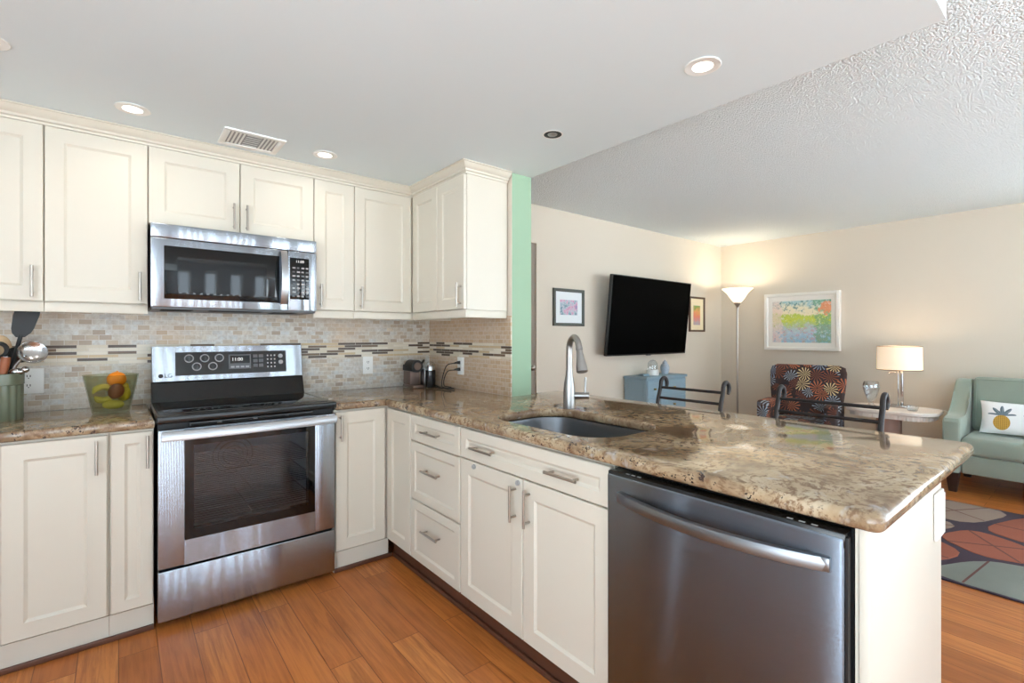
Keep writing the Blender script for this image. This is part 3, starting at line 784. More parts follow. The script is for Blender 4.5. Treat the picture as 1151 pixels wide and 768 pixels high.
# undermount basin
t = thing('sink', 'stainless steel undermount sink set into the peninsula countertop', 'sink', (1.51, 1.455, .68))
def loop(i, z, r): return [(x, y, z) for x, y in rrect(HX0 - .004 - i, HX1 + .004 + i, HY0 - .004 - i, HY1 + .004 + i, r + .03, 10)]
b = B().loft([loop(.018, CB - .0015, .118), loop(0.0, CB - .0015, .10), loop(-.004, CB - .02, .10), loop(-.010, .72, .10), loop(-.022, .695, .09), loop(-.06, .683, .06),
              loop(-.06, .679, .06), loop(-.018, .690, .09), loop(-.006, .72, .10), loop(.002, CB - .02, .10), loop(.018, CB - .006, .118)], cap0=False, cap1=False)
L = loop(-.06, .683, .06); b.bm.faces.new([b.bm.verts.new(p) for p in L])
bmesh.ops.remove_doubles(b.bm, verts=b.bm.verts, dist=1e-5)
b.build('basin', 'steel_sink', t)
B().lathe([(.001, .003), (.02, .002), (.038, .004), (.042, .0), (.042, -.004)], (1.51, 1.43, .684)).build('drain', 'chrome', t)
# faucet
fx, fy = 1.752, 1.704
t = thing('faucet', 'tall brushed steel pull-down faucet standing behind the sink', 'faucet', (fx, fy, CT))
B().lathe([(.001, 0), (.030, 0), (.031, .006), (.0295, .02), (.029, .09), (.026, .125), (.0185, .165), (.0165, .19), (.001, .19)], (fx, fy, CT)).build('body', 'faucet', t)
d = Vector((-.40, -.916, 0))
pts = [Vector((fx, fy, CT + .18)), Vector((fx, fy, CT + .27))]
R_ = .062
for k in range(1, 15):
    a = PI * k / 14 * 0.93
    pts.append(Vector((fx, fy, CT + .292)) + d * (R_ * (1 - math.cos(a))) + Vector((0, 0, R_ * math.sin(a))))
tip = pts[-1]; dn = (pts[-1] - pts[-2]).normalized()
B().tube(pts, .0155, seg=16).build('spout', 'faucet', t)
B().tube([tip, tip + dn * .012, tip + dn * .014, tip + dn * .05, tip + dn * .095, tip + dn * .118, tip + dn * .122], [.0165, .0165, .0145, .0185, .026, .027, .022], seg=20).build('spray_head', 'faucet', t)
hd = Vector((.70, -.714, 0)); hp = Vector((fx, fy, CT + .062))
h = B().cyl(hp + hd * .02, hp + hd * .085, .0175).cyl(hp + hd * .085, hp + hd * .098, .0185).build('handle_hub', 'faucet', t)
B().cyl(hp + hd * .078 + Vector((0, 0, .01)), hp + hd * .082 + Vector((0, 0, .092)), .006, .005).build('lever', 'faucet', h)

# ------------------------------------------------------------------ range
X0, X1 = .129, .893
t = thing('range', 'stainless steel and black freestanding electric range between the cream cabinets', 'stove', ((X0 + X1) / 2, 2.9, 0))
b = B().box(X0 + .003, X1 - .003, 2.628, YW - .03, .028, .30).box(X0 + .03, X1 - .03, 2.66, YW - .06, 0, .028).box(X0 + .003, X1 - .003, 2.628, YW - .03, .83, .895)
b.box(X0 + .003, X0 + .07, 2.628, YW - .03, .30, .83).box(X1 - .07, X1 - .003, 2.628, YW - .03, .30, .83).box(X0 + .07, X1 - .07, YW - .08, YW - .03, .30, .83)
b.build('body', 'black_matte', t, smooth=False)
b = B().box(X0 + .071, X1 - .071, YW - .085, YW - .081, .305, .825).box(X0 + .071, X0 + .075, 2.635, YW - .086, .305, .825).box(X1 - .075, X1 - .071, 2.635, YW - .086, .305, .825).box(X0 + .076, X1 - .076, 2.635, YW - .086, .302, .306).box(X0 + .076, X1 - .076, 2.635, YW - .086, .822, .826)
lin_ = b.build('oven_liner', 'liner', t, smooth=False)
b = B()
for k in range(3): b.tube([(.511 + (.05 + .025 * k) * math.cos(2 * PI * i / 28), YW - .088, .60 + (.05 + .025 * k) * math.sin(2 * PI * i / 28)) for i in range(29)], .004, seg=6)
b.build('fan_guard', 'nickel', lin_)
for zr in (.42, .53, .64):
    b = B()
    for k in range(14): yy = 2.66 + k * .036; b.cyl((X0 + .077, yy, zr), (X1 - .077, yy, zr), .0022, seg=6)
    for xx in (X0 + .08, .511, X1 - .08): b.cyl((xx, 2.655, zr - .003), (xx, 3.14, zr - .003), .003, seg=6)
    b.build('oven_rack', 'chrome', t)
ct = B().box(X0 - .004, X1 + .004, 2.575, 3.13, .896, .931, .008, 3).build('cooktop_frame', 'black', t)
B().box(X0 + .03, X1 - .03, 2.62, 3.085, .9305, .9335, .001).build('glass_top', 'black_glass', ct)
bgd = B().prism([(3.125, .925), (3.215, .925), (3.215, 1.035), (3.165, 1.035)], 0, X0 + .003, X1 - .003, bev=.004).build('backguard', 'black', t)
pn = B().prism([(3.150, 1.037), (3.218, 1.037), (3.218, 1.222), (3.178, 1.222)], 0, X0 + .004, X1 - .006, bev=.006, seg=3).build('control_panel', 'steel', t)
# glass strip on the tilted panel
def pan(x, z, off=0.0):      # point on the tilted panel face
    f = (z - 1.037) / .185
    return (x, 3.150 + .028 * f - off, z)
tilt = math.atan2(.028, .185)
def quad_plate(x0, x1, z0, z1, off, th):
    b = B()
    A = [pan(x0, z0, off), pan(x1, z0, off), pan(x1, z1, off), pan(x0, z1, off)]
    Bk = [pan(x0, z0, off - th), pan(x1, z0, off - th), pan(x1, z1, off - th), pan(x0, z1, off - th)]
    b.loft([Bk, A]); return b
quad_plate(.236, .792, 1.064, 1.190, .002, .003).build('control_glass', 'black_glass', t, smooth=False)
nx = Vector((0, -math.cos(tilt), math.sin(tilt)))
for x, z in ((.298, 1.155), (.371, 1.155), (.441, 1.155), (.333, 1.110), (.409, 1.110)):
    p = Vector(pan(x, z, .002))
    k = B().cyl(p, p + nx * .004, .0225).build('knob', 'grey_mark', t)
    B().cyl(p + nx * .004, p + nx * .016, .0175, .015).box(p.x - .002, p.x + .002, p.y - .020, p.y - .012, p.z - .012, p.z + .014).build('grip', 'black', k)
for x, z in ((.760, 1.158), (.761, 1.122)):
    p = Vector(pan(x, z, .002)); B().cyl(p, p + nx * .006, .0125).cyl(p + nx * .006, p + nx * .008, .007).build('button', 'grey_mark', t)
quad_plate(.487, .600, 1.090, 1.172, .0035, .001).build('display_bezel', 'grey_key', t, smooth=False)
quad_plate(.494, .594, 1.122, 1.166, .0045, .001).build('display', 'black_glass', t, smooth=False)
TM = lambda x, z, off: Matrix.Translation(pan(x, z, off)) @ Matrix.Rotation(PI / 2 - tilt, 4, 'X')
text('clock_digits', '11:00', .026, 'led', t, TM(.530, 1.144, .0048))
for k in range(4): quad_plate(.497 + k * .025, .515 + k * .025, 1.097, 1.107, .0045, .001).build('button', 'grey_mark', t, smooth=False)
for i in range(2):
    for j in range(3): quad_plate(.612 + i * .030, .636 + i * .030, 1.097 + j * .027, 1.116 + j * .027, .0035, .001).build('button', 'grey_key', t, smooth=False)
for i in range(3):
    for j in range(4): quad_plate(.686 + i * .019, .694 + i * .019, 1.092 + j * .022, 1.101 + j * .022, .0030, .001).build('button', 'grey_mark', t, smooth=False)
# maker's badge, bottom left of the panel
p = Vector(pan(.172, 1.066, .002)); B().cyl(p, p + nx * .0015, .011).build('badge', 'black_matte', t)
text('badge_letters', 'LG', .030, 'black_matte', t, TM(.205, 1.066, .0022))
# oven door
YD = 2.588
WX0, WX1, WZA, WZB = .262, .754, .415, .790
b = B()
b.box(X0 + .002, WX0 - .03, YD, 2.626, .262, .868, .005, 3).box(WX1 + .03, X1 - .002, YD, 2.626, .262, .868, .005, 3)
b.box(WX0 - .036, WX1 + .036, YD, 2.626, .262, WZA - .04, .0).box(WX0 - .036, WX1 + .036, YD, 2.626, .842, .868, .0)
dr = b.build('oven_door', 'steel', t)
b = B()
b.box(.228, WX0, YD - .004, 2.624, .372, .845).box(WX1, .788, YD - .004, 2.624, .372, .845).box(WX0, WX1, YD - .004, 2.624, .372, WZA).box(WX0, WX1, YD - .004, 2.624, WZB, .845)
b.build('window_surround', 'black_glass', dr, smooth=False)
B().box(WX0 + .0005, WX1 - .0005, YD - .003, YD + .001, WZA + .0005, WZB - .0005).build('window_glass', 'oven_glass', dr, smooth=False)
hb = B(); n = 16; lp = []
hy = YD - .055
for k in range(n + 1):
    x = X0 + .012 + (X1 - X0 - .024) * k / n
    bow = .012 * math.sin(PI * k / n)
    lp.append([(x, hy - bow - .010, .828), (x, hy - bow - .012, .850), (x, hy - bow - .002, .868), (x, hy - bow + .010, .862), (x, hy - bow + .010, .832)])
hb.loft(lp).box(X0 + .014, X0 + .05, hy, YD + .002, .832, .862, .004).box(X1 - .05, X1 - .014, hy, YD + .002, .832, .862, .004)
hb.build('handle', 'steel_trim', dr)
vt = B().box(.245, .775, 2.580, 2.60, .871, .893, .002).build('vent_trim', 'black', t)
for x0, x1 in ((.25, .35), (.37, .50), (.52, .64), (.66, .77)): B().box(x0, x1, 2.577, 2.581, .878, .887).build('vent_slot', 'dark_gap', vt, smooth=False)
B().box(X0 + .002, X1 - .002, YD, 2.626, .032, .252, .006, 3).build('storage_drawer', 'steel', t)

# ------------------------------------------------------------------ microwave
t = thing('microwave', 'stainless steel over-the-range microwave hung below the short cabinet', 'microwave', (.497, 3.05, 1.413))
a0, a1, yf = .117, .877, 2.852
B().box(a0, a1, yf + .03, YW - .009, 1.422, 1.818, .002).build('body', 'black_matte', t)
B().box(a0, a1, yf, yf + .029, 1.752, 1.818, .004).build('vent_strip', 'steel', t)
dr = B().box(a0, .722, yf - .004, yf + .029, 1.418, 1.749, .005).build('door', 'steel', t)
B().box(.168, .680, yf - .0065, yf - .003, 1.458, 1.713, .001).build('window_surround', 'black_glass', dr)
B().box(.222, .615, yf - .0078, yf - .006, 1.490, 1.662, .0005).build('window_mesh', 'mesh_glass' if 'mesh_glass' in M else 'black_glass', dr, smooth=False)
pts = []
for k in range(13):
    f = k / 12; z = 1.452 + (1.742 - 1.452) * f
    pts.append((.700, yf - .012 - .030 * math.sin(PI * f) ** .7, z))
hb = B().loft([[(x - .017, y - .004, z), (x, y - .009, z), (x + .017, y - .004, z), (x + .015, y + .006, z), (x - .015, y + .006, z)] for x, y, z in pts]); hb.build('handle', 'steel_trim', dr)
B().box(.724, a1, yf - .004, yf + .029, 1.418, 1.749, .005).build('control_side', 'steel', t)
B().box(.733, .835, yf - .0065, yf - .003, 1.482, 1.712, .001).build('keypad', 'black_glass', t)
text('clock_digits', '11:00', .020, 'led', t, facing_front(.785, yf - .0068, 1.692))
for r in range(8):
    for c in range(4):
        x = .746 + c * .0235; z = 1.495 + r * .0225
        B().box(x, x + .013 + .003 * ((r + c) % 2), yf - .0078, yf - .006, z, z + .008).build('key', 'grey_mark' if (r + 2 * c) % 3 else 'grey_key', t, smooth=False)
ub = B().box(a0 + .004, a1 - .004, yf + .012, YW - .02, 1.408, 1.421, .002).build('underside', 'grey_key', t)
for x0, x1 in ((.16, .29), (.66, .78)): B().box(x0, x1, yf + .03, yf + .17, 1.4055, 1.4085).build('grease_filter', 'dark_gap', ub, smooth=False)
B().box(.36, .60, yf + .016, yf + .10, 1.4055, 1.4085).build('lamp_cover', 'dark_gap', ub, smooth=False)

# ------------------------------------------------------------------ dishwasher
t = thing('dishwasher', 'stainless steel dishwasher with a bowed bar handle at the peninsula end', 'dishwasher', (1.5, .66, 0))
d0, d1 = .340, .981
B().box(XP + .022, 1.80, d0 + .004, d1 - .004, .015, CB - .012).box(XP + .06, 1.75, d0 + .03, d1 - .03, 0, .015).build('tub', 'black_matte', t, smooth=False)
XD = 1.170
B().box(XD + .003, XP + .021, d0 + .006, d1 - .006, .835, .866, .003).build('control_lip', 'black', t)
dr = B().box(XD, XP + .018, d0 + .007, d1 - .003, .105, .858, .008, 3).build('door', 'steel_dw', t)
B().box(XD + .006, XD + .02, d0 + .0015, d0 + .0065, .105, .858).build('edge_gasket', 'black_matte', t, smooth=False)
for y in (.40, .425, .45, .90, .88, .86): B().box(XD + .008, XD + .014, y, y + .012, .8655, .867).build('touch_key', 'grey_mark', t, smooth=False)
lp = []
for k in range(25):
    f = k / 24; y = .930 - (.930 - .372) * f
    bow = math.sin(PI * f) ** .8
    zc = .797 - .004 * bow; o_ = .004 + .044 * bow
    lp.append([(XD - o_ - .003, y, zc - .017), (XD - o_ - .006, y, zc), (XD - o_ - .002, y, zc + .013), (XD - o_ + .010, y, zc + .015), (XD - o_ + .010, y, zc - .017)])
B().loft(lp).box(XD - .012, XD + .001, .905, .932, .781, .811, .003).box(XD - .012, XD + .001, .370, .397, .781, .811, .003).build('handle', 'steel_bar', dr)
B().box(XP + .030, XP + .045, d0 + .006, d1 - .006, .0, .10).build('kick_plate', 'black_matte', t, smooth=False)

# ------------------------------------------------------------------ outlets
def outlet_y(x, z, label, w=.075, double=False):
    t = thing('outlet', label, 'outlet', (x, YW - .008, z - .06), group='white wall outlets')
    B().box(x - w / 2, x + w / 2, YW - .014, YW - .0082, z - .06, z + .06, .002).build('cover_plate', 'white', t)
    for dz in (-.022, .022):
        for gx in ((-.02, .02) if double else (0,)):
            s_ = B().prism(rrect(x + gx - .015, x + gx + .015, z + dz - .013, z + dz + .013, .008, 4), 1, YW - .016, YW - .0135).build('socket', 'white', t)
            B().box(x + gx - .007, x + gx - .004, YW - .0168, YW - .0155, z + dz - .003, z + dz + .007).box(x + gx + .004, x + gx + .007, YW - .0168, YW - .0155, z + dz - .003, z + dz + .007).box(x + gx - .002, x + gx + .002, YW - .0168, YW - .0155, z + dz - .010, z + dz - .006).build('slots', 'dark_gap', s_, smooth=False)
    return t
outlet_y(-.332, 1.064, 'white outlet on the tiles behind the utensil crock, left of the range', .105)
outlet_y(1.341, 1.076, 'white outlet on the tiles between the range and the coffee maker', .072)
xw = XW - .008
t = thing('outlet', 'white outlet on the return wall tiles with two black plugs in it', 'outlet', (xw, 2.806, 1.015), group='white wall outlets')
B().box(xw - .006, xw - .0002, 2.768, 2.844, 1.013, 1.133, .002).build('cover_plate', 'white', t)
for z in (1.05, 1.096): B().box(xw - .008, xw - .0055, 2.791, 2.821, z - .014, z + .014, .001).build('socket', 'white', t)
t = thing('outlet', 'white outlet box on the cream end panel of the peninsula', 'outlet', (1.81, .309, .709), group='white wall outlets')
B().box(1.764, 1.856, .301, .3085, .706, .838, .003).build('box', 'white', t)
B().box(1.770, 1.850, .2975, .3015, .714, .830, .002).build('cover_plate', 'white', t)
for z in (.748, .796): B().prism(rrect(1.795, 1.829, z - .015, z + .015, .008, 4), 1, .2955, .2978).build('socket', 'white', t)

# ------------------------------------------------------------------ things on the worktop
# utensil crock
cx, cy, cr = -.408, 3.00, .088
t = thing('utensil_crock', 'sage green fluted crock of cooking utensils at the left edge', 'crock', (cx, cy, CT))
B().lathe([(.001, 0), (.080, 0), (.082, .004), (.083, .15), (.074, .15), (.072, .011), (.001, .011)], (cx, cy, CT), seg=144, flute=.03, nfl=18).build('fluted_body', 'crock', t)
B().lathe([(.084, .150), (cr, .153), (cr, .197), (cr - .003, .200), (cr - .008, .197), (cr - .010, .155), (.084, .150)], (cx, cy, CT), seg=48).build('rim_band', 'crock', t)
def utensil(name, label, base, tip, build):
    t = thing(name, label, name.replace('_', ' ').split()[-1], base, group='utensils in the green crock'); build(t, Vector(base), Vector(tip)); return t
zb = CT + .012
def spat(t, b, p):      # black slotted spatula with a broad upright blade
    d = (p - b).normalized()
    B().tube([b, b + d * .36], .008).build('handle', 'black_matte', t)
    q = b + d * .35; s = Vector((1, 0, 0))
    lp = []
    for f, w in ((0, .014), (.02, .030), (.04, .036), (.10, .042), (.125, .040), (.13, .030)):
        c = q + d * f; lp.append([c - s * w + Vector((0, .003, 0)), c + s * w + Vector((0, .003, 0)), c + s * w - Vector((0, .003, 0)), c - s * w - Vector((0, .003, 0))])
    B().loft(lp).build('blade', 'black_matte', t)
utensil('turner_spatula', 'tall black spatula with broad upright blade in the green crock', (-.405, 3.02, zb), (-.312, 3.03, 1.40), spat)
def ladle(t, b, p):
    m_ = Vector((-.352, 2.968, 1.13)); B().tube(smooth_pts([b, m_, p], 5), .006).build('handle', 'chrome', t)
    c = p + Vector((.022, -.004, .012))
    m = Matrix.Translation(c) @ Matrix.Rotation(math.radians(68), 4, 'X') @ Matrix.Rotation(math.radians(14), 4, 'Y')
    bb = B().lathe([(.001, -.020), (.025, -.018), (.042, -.008), (.048, .002), (.050, .003), (.046, .001), (.040, -.006), (.024, -.015), (.001, -.017)]); bb.bm.transform(m); bb.build('bowl', 'chrome', t)
utensil('steel_ladle', 'steel ladle with a round shallow bowl leaning right in the crock', (-.400, 2.985, zb), (-.312, 2.945, 1.195), ladle)
def masher(t, b, p):
    d = (p - b).normalized(); B().tube([b, b + d * .25], .007).build('handle', 'black_matte', t)
    c = b + d * .275; bb = B().ball(c, .05, (1, .35, .72)); bb.build('head', 'black_matte', t)
utensil('black_spoon', 'black spoon with a rounded head behind the ladle in the crock', (-.410, 3.035, zb), (-.330, 3.045, 1.24), masher)
def wood(t, b, p):
    d = (p - b).normalized(); B().tube([b, b + d * .20, b + d * .24, b + d * .262], [.011, .014, .017, .015], seg=12).build('handle', 'handle_wood', t)
    B().tube([b + d * .260, b + d * .266], .010).build('end_cap', 'chrome', t)
utensil('wooden_handled_utensil', 'red-brown wooden handle standing in front in the green crock', (-.410, 2.965, zb), (-.362, 2.950, 1.25), wood)
def wspoon(t, b, p):
    d = (p - b).normalized(); B().tube([b, b + d * .25], .007).build('handle', 'pale_wood', t)
    c = b + d * .30; B().ball(c, .036, (1, .28, 1.5)).build('bowl', 'pale_wood', t)
utensil('wooden_spoon', 'pale wooden spoon with oval bowl at the back of the crock', (-.430, 3.045, zb), (-.385, 3.060, 1.40), wspoon)
def steelspoon(t, b, p):
    d = (p - b).normalized(); B().tube([b, b + d * .20], .006).build('handle', 'chrome', t)
    c = b + d * .235; B().ball(c, .042, (.85, .30, 1.1)).build('bowl', 'steel_trim', t)
utensil('steel_spoon', 'pale steel serving spoon at the front left of the crock', (-.430, 2.975, zb), (-.418, 2.945, 1.21), steelspoon)
def tongs(t, b, p):
    d = (p - b).normalized(); B().tube([b, b + d * .27], .010).build('handle', 'black_matte', t)
    c = b + d * .26; pts = [c + Vector((math.cos(a) * .026, 0, math.sin(a) * .030 + .03)) for a in [i * PI / 8 - PI / 2 for i in range(17)]]
    B().tube(pts, .009).build('grip_loop', 'black_matte', t)
utensil('black_tongs', 'black looped-handle tongs at the left of the crock', (-.435, 3.0, zb), (-.385, 3.0, 1.30), tongs)
def peeler(t, b, p):
    d = (p - b).normalized(); B().tube([b, b + d * .20], .0055).build('handle', 'chrome', t)
    q = b + d * .205; B().ball(q, .022, (1.1, .7, .7)).ball(q + Vector((.026, 0, .008)), .014).build('head', 'chrome', t)
utensil('ice_cream_scoop', 'small polished steel scoop at the right rim of the crock', (-.400, 2.990, zb), (-.336, 2.965, 1.14), peeler)

# fruit bowl
bx, by = -.027, 2.955
t = thing('fruit_bowl', 'flared smoky glass bowl of fruit beside the range', 'bowl', (bx, by, CT))
B().lathe([(.001, .0), (.066, .0), (.070, .006), (.103, .176), (.1035, .180), (.099, .178), (.066, .012), (.001, .010)], (bx, by, CT + .0005), seg=48).build('glass', 'smoke', t)
def fruit(name, label, mat, shape): tag(shape.build(name, mat), label, 'fruit', 'fruit in the smoky glass bowl')
b = B().ball((bx + .020, by - .018, CT + .158), .037, (1, 1, .94)).cyl((bx + .022, by - .016, CT + .192), (bx + .022, by - .016, CT + .196), .004)
fruit('orange', 'bright orange fruit on top of the bowl of fruit', 'orange', b)
b = B().ball((bx + .018, by - .048, CT + .104), .030, (1, .9, 1.22), rot=Matrix.Rotation(.3, 4, 'Y'))
fruit('mango', 'dark red-brown mango below the orange in the glass bowl', 'mango', b)
def banana(c, rad, a0, a1, tilt, th):
    pts, rs = [], []
    for k in range(13):
        f = k / 12; a = a0 + (a1 - a0) * f
        p = Vector((math.cos(a) * rad, 0, math.sin(a) * rad)); p = Matrix.Rotation(tilt, 3, 'Z') @ p
        pts.append(Vector(c) + p); rs.append(th * min(1, .25 + 3.2 * min(f, 1 - f)))
    return B().tube(pts, rs, seg=8)
fruit('banana', 'yellow-green banana curled at the left side of the bowl, upper one', 'banana', banana((bx - .030, by - .030, CT + .092), .034, 0.2, 3.0, .15, .0145))
fruit('banana', 'yellow-green banana curled at the left side of the bowl, lower one', 'banana', banana((bx - .028, by - .032, CT + .096), .032, 3.5, 6.0, .15, .0145))
fruit('green_fruit', 'pale green oval fruit lying at the bottom of the glass bowl', 'banana', B().ball((bx + .008, by - .034, CT + .042), .027, (1.5, .9, .8)))
b = B().ball((bx + .044, by + .008, CT + .088), .031, (.95, 1, 1.2)).ball((bx + .048, by + .010, CT + .120), .018, (1, 1, 1.1)).cyl((bx + .049, by + .010, CT + .136), (bx + .051, by + .010, CT + .148), .002)
fruit('pear', 'yellow pear at the right side of the glass bowl', 'pear', b)

# coffee maker and frother in the corner
t = thing('coffee_maker', 'small black and copper-grey capsule coffee maker in the counter corner', 'coffee maker', (1.63, 3.06, CT))
B().box(1.565, 1.650, 3.00, 3.16, CT + .0005, CT + .02, .004).box(1.570, 1.645, 3.055, 3.16, CT + .02, CT + .115, .004).build('body', 'copper', t)
B().box(1.565, 1.650, 3.03, 3.165, CT + .115, CT + .160, .008).cyl((1.607, 3.02, CT + .150), (1.607, 3.13, CT + .150), .043, seg=28).build('brew_head', 'black_matte', t)
B().cyl((1.607, 3.0195, CT + .150), (1.607, 3.014, CT + .150), .026).build('front_disc', 'copper', t)
B().tube([(1.650, 3.05, CT + .16), (1.672, 3.05, CT + .185), (1.69, 3.08, CT + .186), (1.70, 3.11, CT + .175)], .008).build('lever', 'black', t)
B().box(1.652, 1.660, 3.0, 3.06, CT + .0005, CT + .130, .002).build('side_trim', 'steel_trim', t)
t = thing('lidded_canister', 'black cylinder with a clear domed lid, right of the coffee maker', 'canister', (1.70, 3.01, CT))
B().lathe([(.001, 0), (.036, 0), (.037, .004), (.037, .118), (.035, .120), (.001, .120)], (1.702, 3.01, CT + .0005)).build('body', 'black', t)
B().lathe([(.0345, .1205), (.0345, .15), (.027, .172), (.010, .181), (.001, .182)], (1.702, 3.01, CT + .0005)).build('lid', 'clear', t)
B().lathe([(.001, .1205), (.026, .1205), (.026, .146), (.02, .156), (.001, .157)], (1.702, 3.01, CT + .0005)).build('whisk_cup', 'chrome', t)
def cord(label, z, pts):
    t = thing('power_cord', label, 'cord', (1.75, 2.9, CT), group='cords of the coffee corner')
    B().tube(pts, .0032, seg=8).build('cable', 'black_matte', t)
    B().cyl((xw - .010, 2.806, z), (xw - .030, 2.812, z), .012, .009).cyl((xw - .030, 2.812, z), (xw - .050, 2.822, z - .004), .008, .004).build('plug', 'black_matte', t)
e = (xw - .048, 2.822)
cord('black cord from the upper plug of the return wall outlet, looping on the counter', 1.096, smooth_pts([(e[0], e[1], 1.092), (1.745, 2.86, 1.075), (1.735, 2.895, 1.00), (1.735, 2.91, .935), (1.74, 2.88, CT + .004), (1.775, 2.84, CT + .004), (1.765, 2.80, CT + .004), (1.73, 2.82, CT + .004), (1.722, 2.90, CT + .004), (1.735, 2.955, CT + .006), (1.727, 2.984, CT + .012)]))
cord('black cord from the lower plug of the return wall outlet, drooping to the black cylinder', 1.05, smooth_pts([(e[0], e[1], 1.046), (1.752, 2.86, 1.035), (1.742, 2.89, .98), (1.752, 2.905, .935), (1.762, 2.87, CT + .011), (1.755, 2.82, CT + .011), (1.71, 2.84, CT + .005), (1.705, 2.90, CT + .004), (1.70, 2.968, CT + .010)]))

# ------------------------------------------------------------------ ceiling fittings
def can_light(x, y, label, lit=True):
    t = thing('recessed_light', label, 'ceiling light', (x, y, ZK), group='recessed kitchen ceiling lights')
    B().lathe([(.054, -.0005), (.062, -.0005), (.064, -.003), (.060, -.005), (.054, -.004)] if lit else [(.044, -.0005), (.049, -.0005), (.050, -.002), (.048, -.003), (.044, -.002)], (x, y, ZK)).build('trim_ring', 'white', t)
    if lit:
        B().lathe([(.001, -.0045), (.036, -.004), (.0535, -.002), (.0535, -.0006), (.001, -.0006)], (x, y, ZK)).build('lens', 'can_glow', t)
        l = bpy.data.lights.new('can_lamp', 'AREA'); l.shape = 'DISK'; l.size = .09; l.energy = CAN_W; l.color = (1, .90, .76); l.spread = math.radians(150)
        o = bpy.data.objects.new('can_lamp', l); COLL.objects.link(o); o.parent = t; o.location = (0, 0, -.012)
    else:
        B().lathe([(.0435, -.0022), (.030, -.0030), (.001, -.0030), (.001, -.0006), (.0435, -.0006)], (x, y, ZK)).build('dark_reflector', 'black_matte', t)
        B().ball((x - .006, y - .004, ZK - .004), .024, (1, 1, .25)).build('bulb', 'steel_trim', t)
can_light(.047, 2.655, 'lit recessed ceiling light above the broad single-door wall cabinet')
can_light(.866, 2.672, 'lit recessed ceiling light above the narrow cabinet right of the microwave')
can_light(1.646, .930, 'large lit recessed ceiling light out over the peninsula')
can_light(1.640, 1.706, 'small unlit recessed ceiling light above the sink', lit=False)
can_light(-.345, 2.337, 'recessed ceiling light cut by the left edge of the view')
t = thing('ceiling_vent', 'white louvred air vent in the ceiling above the microwave cabinet', 'vent', (.515, 2.72, ZK))
v0, v1, w0, w1 = .385, .655, 2.600, 2.830
B().box(v0, v1, w0, w0 + .028, ZK - .008, ZK - .0005, .002).box(v0, v1, w1 - .028, w1, ZK - .008, ZK - .0005, .002).box(v0, v0 + .028, w0 + .028, w1 - .028, ZK - .008, ZK - .0005, .002).box(v1 - .028, v1, w0 + .028, w1 - .028, ZK - .008, ZK - .0005, .002).build('frame', 'white', t)
B().box(v0 + .028, v1 - .028, w0 + .028, w1 - .028, ZK - .002, ZK - .0006).build('dark_duct', 'grey_mark', t, smooth=False)
def lou(x0, x1, y0, y1, ax):
    b = B()
    if ax == 'y': b.prism([(x0, ZK - .007), (x1, ZK - .0025), (x1, ZK - .0015), (x0, ZK - .006)], 1, y0, y1)
    else: b.prism([(y0, ZK - .007), (y1, ZK - .0025), (y1, ZK - .0015), (y0, ZK - .006)], 0, x0, x1)
    b.build('louvre', 'white', t, smooth=False)
for k in range(4): lou(v0 + .034 + k * .017, v0 + .045 + k * .017, w0 + .028, w1 - .028, 'y')
for k in range(4): lou(v1 - .045 - k * .017, v1 - .034 - k * .017, w0 + .028, w1 - .028, 'y')
for k in range(6): lou(v0 + .102, v1 - .102, w0 + .034 + k * .028, w0 + .054 + k * .028, 'x')

# ------------------------------------------------------------------ living room
# television, tipped down on its arm
t = thing('television', 'large black flat television tipped down on the wall above the blue dresser', 'television', (4.36, YT, 1.07))
tt = math.atan2(3.065 - 2.985, 1.872 - 1.079)
Lc = math.hypot(.08, .793)
mt = Matrix.Translation((4.352, 3.025, 1.475)) @ Matrix.Rotation(tt, 4, 'X')
def tvb(*a, **k):
    b = B().box(*a, **k); b.bm.transform(mt); return b
W2 = .693
tvb(-W2, W2, 0, .035, -Lc / 2, Lc / 2, bev=.006).build('casing', 'black_matte', t)
tvb(-W2 + .010, W2 - .010, -.003, .001, -Lc / 2 + .016, Lc / 2 - .010).build('screen', 'screen', t, smooth=False)
tvb(-W2 + .25, W2 - .25, .035, .06, -.22, .16, bev=.01).build('back_housing', 'black_matte', t)
B().box(4.15, 4.55, YT - .02, YT - .0005, 1.33, 1.60, .004).cyl((4.35, YT - .02, 1.47), (4.35, 3.07, 1.47), .028).build('wall_mount', 'black_matte', t)
tvb(-.03, .03, -.002, .02, -Lc / 2 - .008, -Lc / 2 + .002).build('sensor', 'grey_key', t, smooth=False)

def picture_y(name, label, x0, x1, z0, z1, fw, fmat, matm, art, margin, th=.024):
    """framed picture hung on the television wall"""
    t = thing(name, label, 'picture', ((x0 + x1) / 2, YT, (z0 + z1) / 2), group='framed pictures')
    y0, y1 = YT - th, YT - .0005
    b = B()
    outer = [(x0, z0), (x1, z0), (x1, z1), (x0, z1)]
    def ring(i, y): return [(x, y, z) for x, z in ((x0 + i, z0 + i), (x1 - i, z0 + i), (x1 - i, z1 - i), (x0 + i, z1 - i))]
    b.loft([ring(0, y1), ring(0, y0 + .004), ring(.004, y0), ring(fw - .004, y0 + .002), ring(fw, y0 + .008), ring(fw, y1)], False, False).build('frame', fmat, t, angle=.3)
    B().box(x0 + fw - .002, x1 - fw + .002, y1 - .008, y1 - .004, z0 + fw - .002, z1 - fw + .002).build('mat_board', matm, t, smooth=False)
    B().box(x0 + fw + margin[0], x1 - fw - margin[0], y1 - .0095, y1 - .007, z0 + fw + margin[1], z1 - fw - margin[2]).build('print', art, t, smooth=False)
    return t
picture_y('framed_print', 'small square pastel print in a dark grey frame left of the television', 3.072, 3.480, 1.371, 1.717, .028, 'dark_frame', 'mat_board', 'pastel', (.06, .075, .075))
